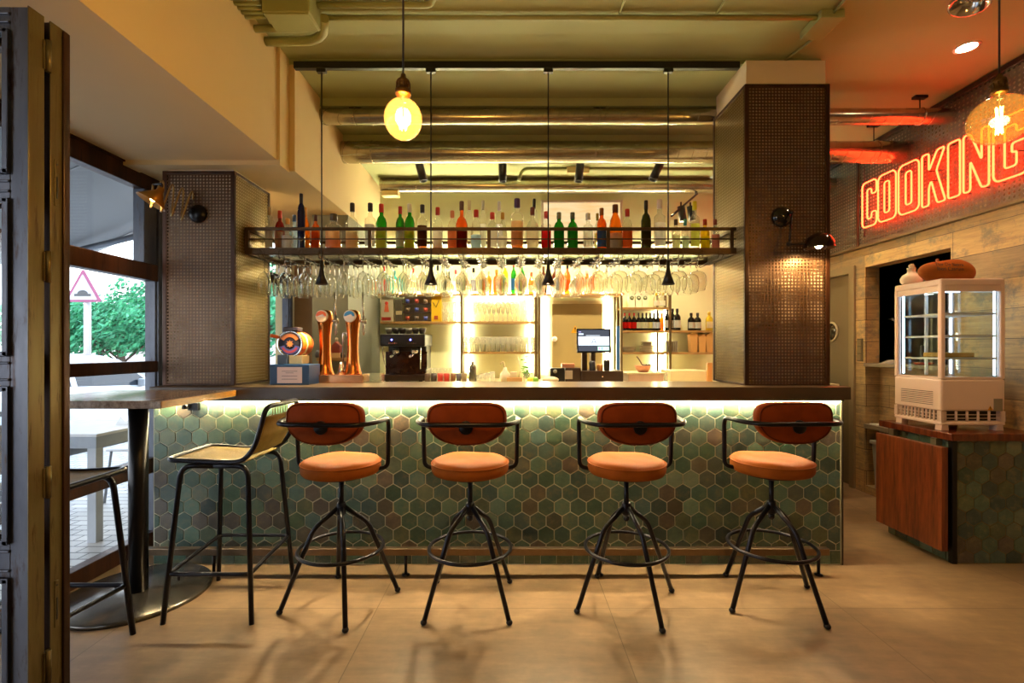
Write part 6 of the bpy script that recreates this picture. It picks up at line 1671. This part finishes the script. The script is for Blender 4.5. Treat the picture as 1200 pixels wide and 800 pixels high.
# parked car
def car(x0, yf, zg, label):
    """long axis along Y, nose at +Y; x0 is the side facing the window"""
    c = thing('parked_car', (x0-.85, yf-2.1, zg), label, 'car')
    prof = [(-4.1, .32), (-4.15, .62), (-4.0, .92), (-3.7, 1.0), (-3.25, 1.38), (-2.9, 1.47), (-1.9, 1.48), (-1.55, 1.42), (-.85, .98), (-.25, .86), (-.05, .72), (0, .5), (-.02, .3)]
    P = [(yf+a, zg+b2) for a, b2 in prof]
    m = MB(); n = len(P); vs = []; secs = [(0, .0), (.06, .02), (.86, .02), (1.70, .02), (1.76, 0)]
    for k, (w, _) in enumerate(secs):
        for (a, b2) in P:
            zz = b2; yy = a; inset = 0
            xx = x0 - w
            if b2 - zg > 1.0:
                f = (b2-zg-1.0)/.48*.16; xx = x0-.88+(xx-(x0-.88))*(1-f)
            if k in (0, 4): yy = yf-2.05+(a-(yf-2.05))*.985; zz = zg+.02+(b2-zg)*.985
            vs.append((xx, yy, zz))
    fs = []
    for i in range(len(secs)-1):
        for k in range(n): fs.append((i*n+k, i*n+(k+1)%n, (i+1)*n+(k+1)%n, (i+1)*n+k))
    fs.append(tuple(range(n))); fs.append(tuple((len(secs)-1)*n+k for k in range(n)))
    m.add(vs, fs, False); m.build('body', m_plain('silver_paint', '#c8ccd2', .2, .3), c, bevel=.03, seg=3)
    dg = m_plain('car_glass', '#2a3038', .08)
    for a0, a1, t0, t1 in ((-3.55, -2.5, -3.15, -2.52), (-2.42, -1.02, -2.40, -1.55)):
        q_ = [(yf+a0, zg+.98), (yf+a1, zg+.98), (yf+t1, zg+1.38), (yf+t0, zg+1.38)]
        vs = [(x0+.006 if z < zg+1.1 else x0-.095, y, z) for y, z in q_] + [(x0-.02 if z < zg+1.1 else x0-.13, y, z) for y, z in q_]
        MB().add(vs, [(0,1,2,3),(4,7,6,5),(0,4,5,1),(1,5,6,2),(2,6,7,3),(3,7,4,0)]).build('side_window', dg, c)
    vs = [(x0-.10, yf-.84, zg+1.0), (x0-1.66, yf-.84, zg+1.0), (x0-1.55, yf-1.52, zg+1.42), (x0-.21, yf-1.52, zg+1.42)]
    MB().add(vs + [(a, b2+.02, c2+.012) for a, b2, c2 in vs], [(0,1,2,3),(4,7,6,5),(0,4,5,1),(1,5,6,2),(2,6,7,3),(3,7,4,0)]).build('windscreen', dg, c)
    for a in (-3.35, -.75):
        for xx in (x0-.09, x0-1.67):
            w = MB().lathe([(0, -.09), (.20, -.09), (.31, -.07), (.32, 0), (.31, .07), (.20, .09), (0, .09)], (xx, yf+a, zg+.32), 28, 'X').build('wheel', cm('#1c1c1e'), c)
            MB().lathe([(0, .092), (.17, .096), (.18, .088), (0, .085)], (xx, yf+a, zg+.32), 20, 'X').build('hub_cap', M['chrome'], w)
    MB().box(x0-.5, x0-.06, yf-.06, yf+.004, zg+.58, zg+.70).build('headlight', cm('#e0e4e8'), c, bevel=.01)
    MB().box(x0+.0, x0+.12, yf-1.35, yf-1.20, zg+.98, zg+1.10).build('wing_mirror', cm('#a8acb2'), c, bevel=.02)
    return c
car(-6.1, 9.2, -.25, 'silver car parked beyond the terrace, seen over the high table')
c2 = car(-9.2, 12.6, -.25, 'silver car parked further along, glimpsed between trees and window jamb')
# terrace furniture
tt = thing('terrace_table', (-3.3, 3.65, -.02), 'white square terrace table outside the window', 'table')
tw = m_plain('terrace_white', '#d8d8dc', .35)
MB().box(-3.75, -2.86, 3.32, 3.98, .725, .745).build('table_top', tw, tt, bevel=.004)
MB().box(-3.72, -2.89, 3.35, 3.95, .64, .725).build('apron', m_plain('terrace_grey', '#9aa0aa', .4), tt)
for x in (-3.68, -2.93):
    for y in (3.39, 3.91): MB().box(x-.03, x+.03, y-.03, y+.03, -.02, .64).build('leg', m_plain('leg_grey', '#b0b4bc', .4), tt)
nh = thing('napkin_holder', (-2.98, 3.75, .745), 'tiny folded steel napkin holder on the white terrace table', 'napkin holder')
m = MB(); m.prism([(-3.06, .745), (-2.90, .745), (-2.94, .80), (-2.98, .775), (-3.02, .81)], 3.72, 3.79); m.build('holder', M['chrome'], nh)
def tchair(x, y, rz, lab):
    c = thing('terrace_chair', (x, y, -.02), lab, 'chair', 'terrace chairs')
    MB().box(x-.22, x+.22, y-.22, y+.22, .43, .45).build('seat', tw, c, bevel=.008)
    for sx in (-.19, .19):
        for sy in (-.19, .19): MB().tube([(x+sx, y+sy, .43), (x+sx*1.2, y+sy*1.15, -.02)], .011, 8).build('leg', m_plain('tc_leg', '#8a8e96', .4, .5), c)
    m = MB(); m.tube(fillet([(x-.2, y+rz*.2, .44), (x-.21, y+rz*.27, .82), (x+.21, y+rz*.27, .82), (x+.2, y+rz*.2, .44)], .06, 5), .012, 8); m.build('back_frame', m_plain('tc_frame', '#8a8e96', .4, .5), c)
    MB().box(x-.19, x+.19, y+rz*.25-.006, y+rz*.25+.006, .58, .80).build('backrest', tw, c, bevel=.004)
tchair(-3.35, 2.95, -1, 'white terrace chair drawn up to the window side of the terrace table')
tchair(-3.35, 4.45, 1, 'white terrace chair on the far side of the terrace table')

# ------------------------------------------------------------------ camera, daylight, view
cd_ = bpy.data.cameras.new('camera'); cam = bpy.data.objects.new('camera', cd_); COL.objects.link(cam)
cam.location = (0, 0, HC); cam.rotation_euler = (PI/2, 0, 0)
cd_.sensor_width = 36; cd_.sensor_fit = 'HORIZONTAL'; cd_.lens = 36*F/1200
cd_.shift_x = 0; cd_.shift_y = (CY-400)/1200
cd_.clip_start = .05; cd_.clip_end = 200
SC.camera = cam
w = bpy.data.worlds.new('daylight'); SC.world = w; w.use_nodes = True
nt = w.node_tree; nt.nodes.clear()
o = nt.nodes.new('ShaderNodeOutputWorld'); bg = nt.nodes.new('ShaderNodeBackground'); tc = nt.nodes.new('ShaderNodeTexCoord')
sp_ = nt.nodes.new('ShaderNodeSeparateXYZ'); rp_ = nt.nodes.new('ShaderNodeValToRGB')
nt.links.new(tc.outputs['Generated'], sp_.inputs[0]); nt.links.new(sp_.outputs[2], rp_.inputs[0])
rp_.color_ramp.elements[0].position = 0; rp_.color_ramp.elements[0].color = (.95, .97, 1, 1)
rp_.color_ramp.elements[1].position = .8; rp_.color_ramp.elements[1].color = (.55, .72, 1, 1)
nt.links.new(rp_.outputs[0], bg.inputs[0]); bg.inputs[1].default_value = 2.8
nt.links.new(bg.outputs[0], o.inputs[0])
SC.view_settings.view_transform = 'Standard'; SC.view_settings.look = 'None'
SC.view_settings.exposure = 1.0; SC.view_settings.gamma = 1; SC.view_settings.use_curve_mapping = False
cy = SC.cycles
cy.use_denoising = True; cy.max_bounces = 16; cy.transmission_bounces = 16; cy.diffuse_bounces = 4; cy.glossy_bounces = 4; cy.transparent_max_bounces = 40
cy.sample_clamp_indirect = 6; cy.caustics_reflective = False; cy.caustics_refractive = False
try: cy.use_light_tree = True
except Exception: pass
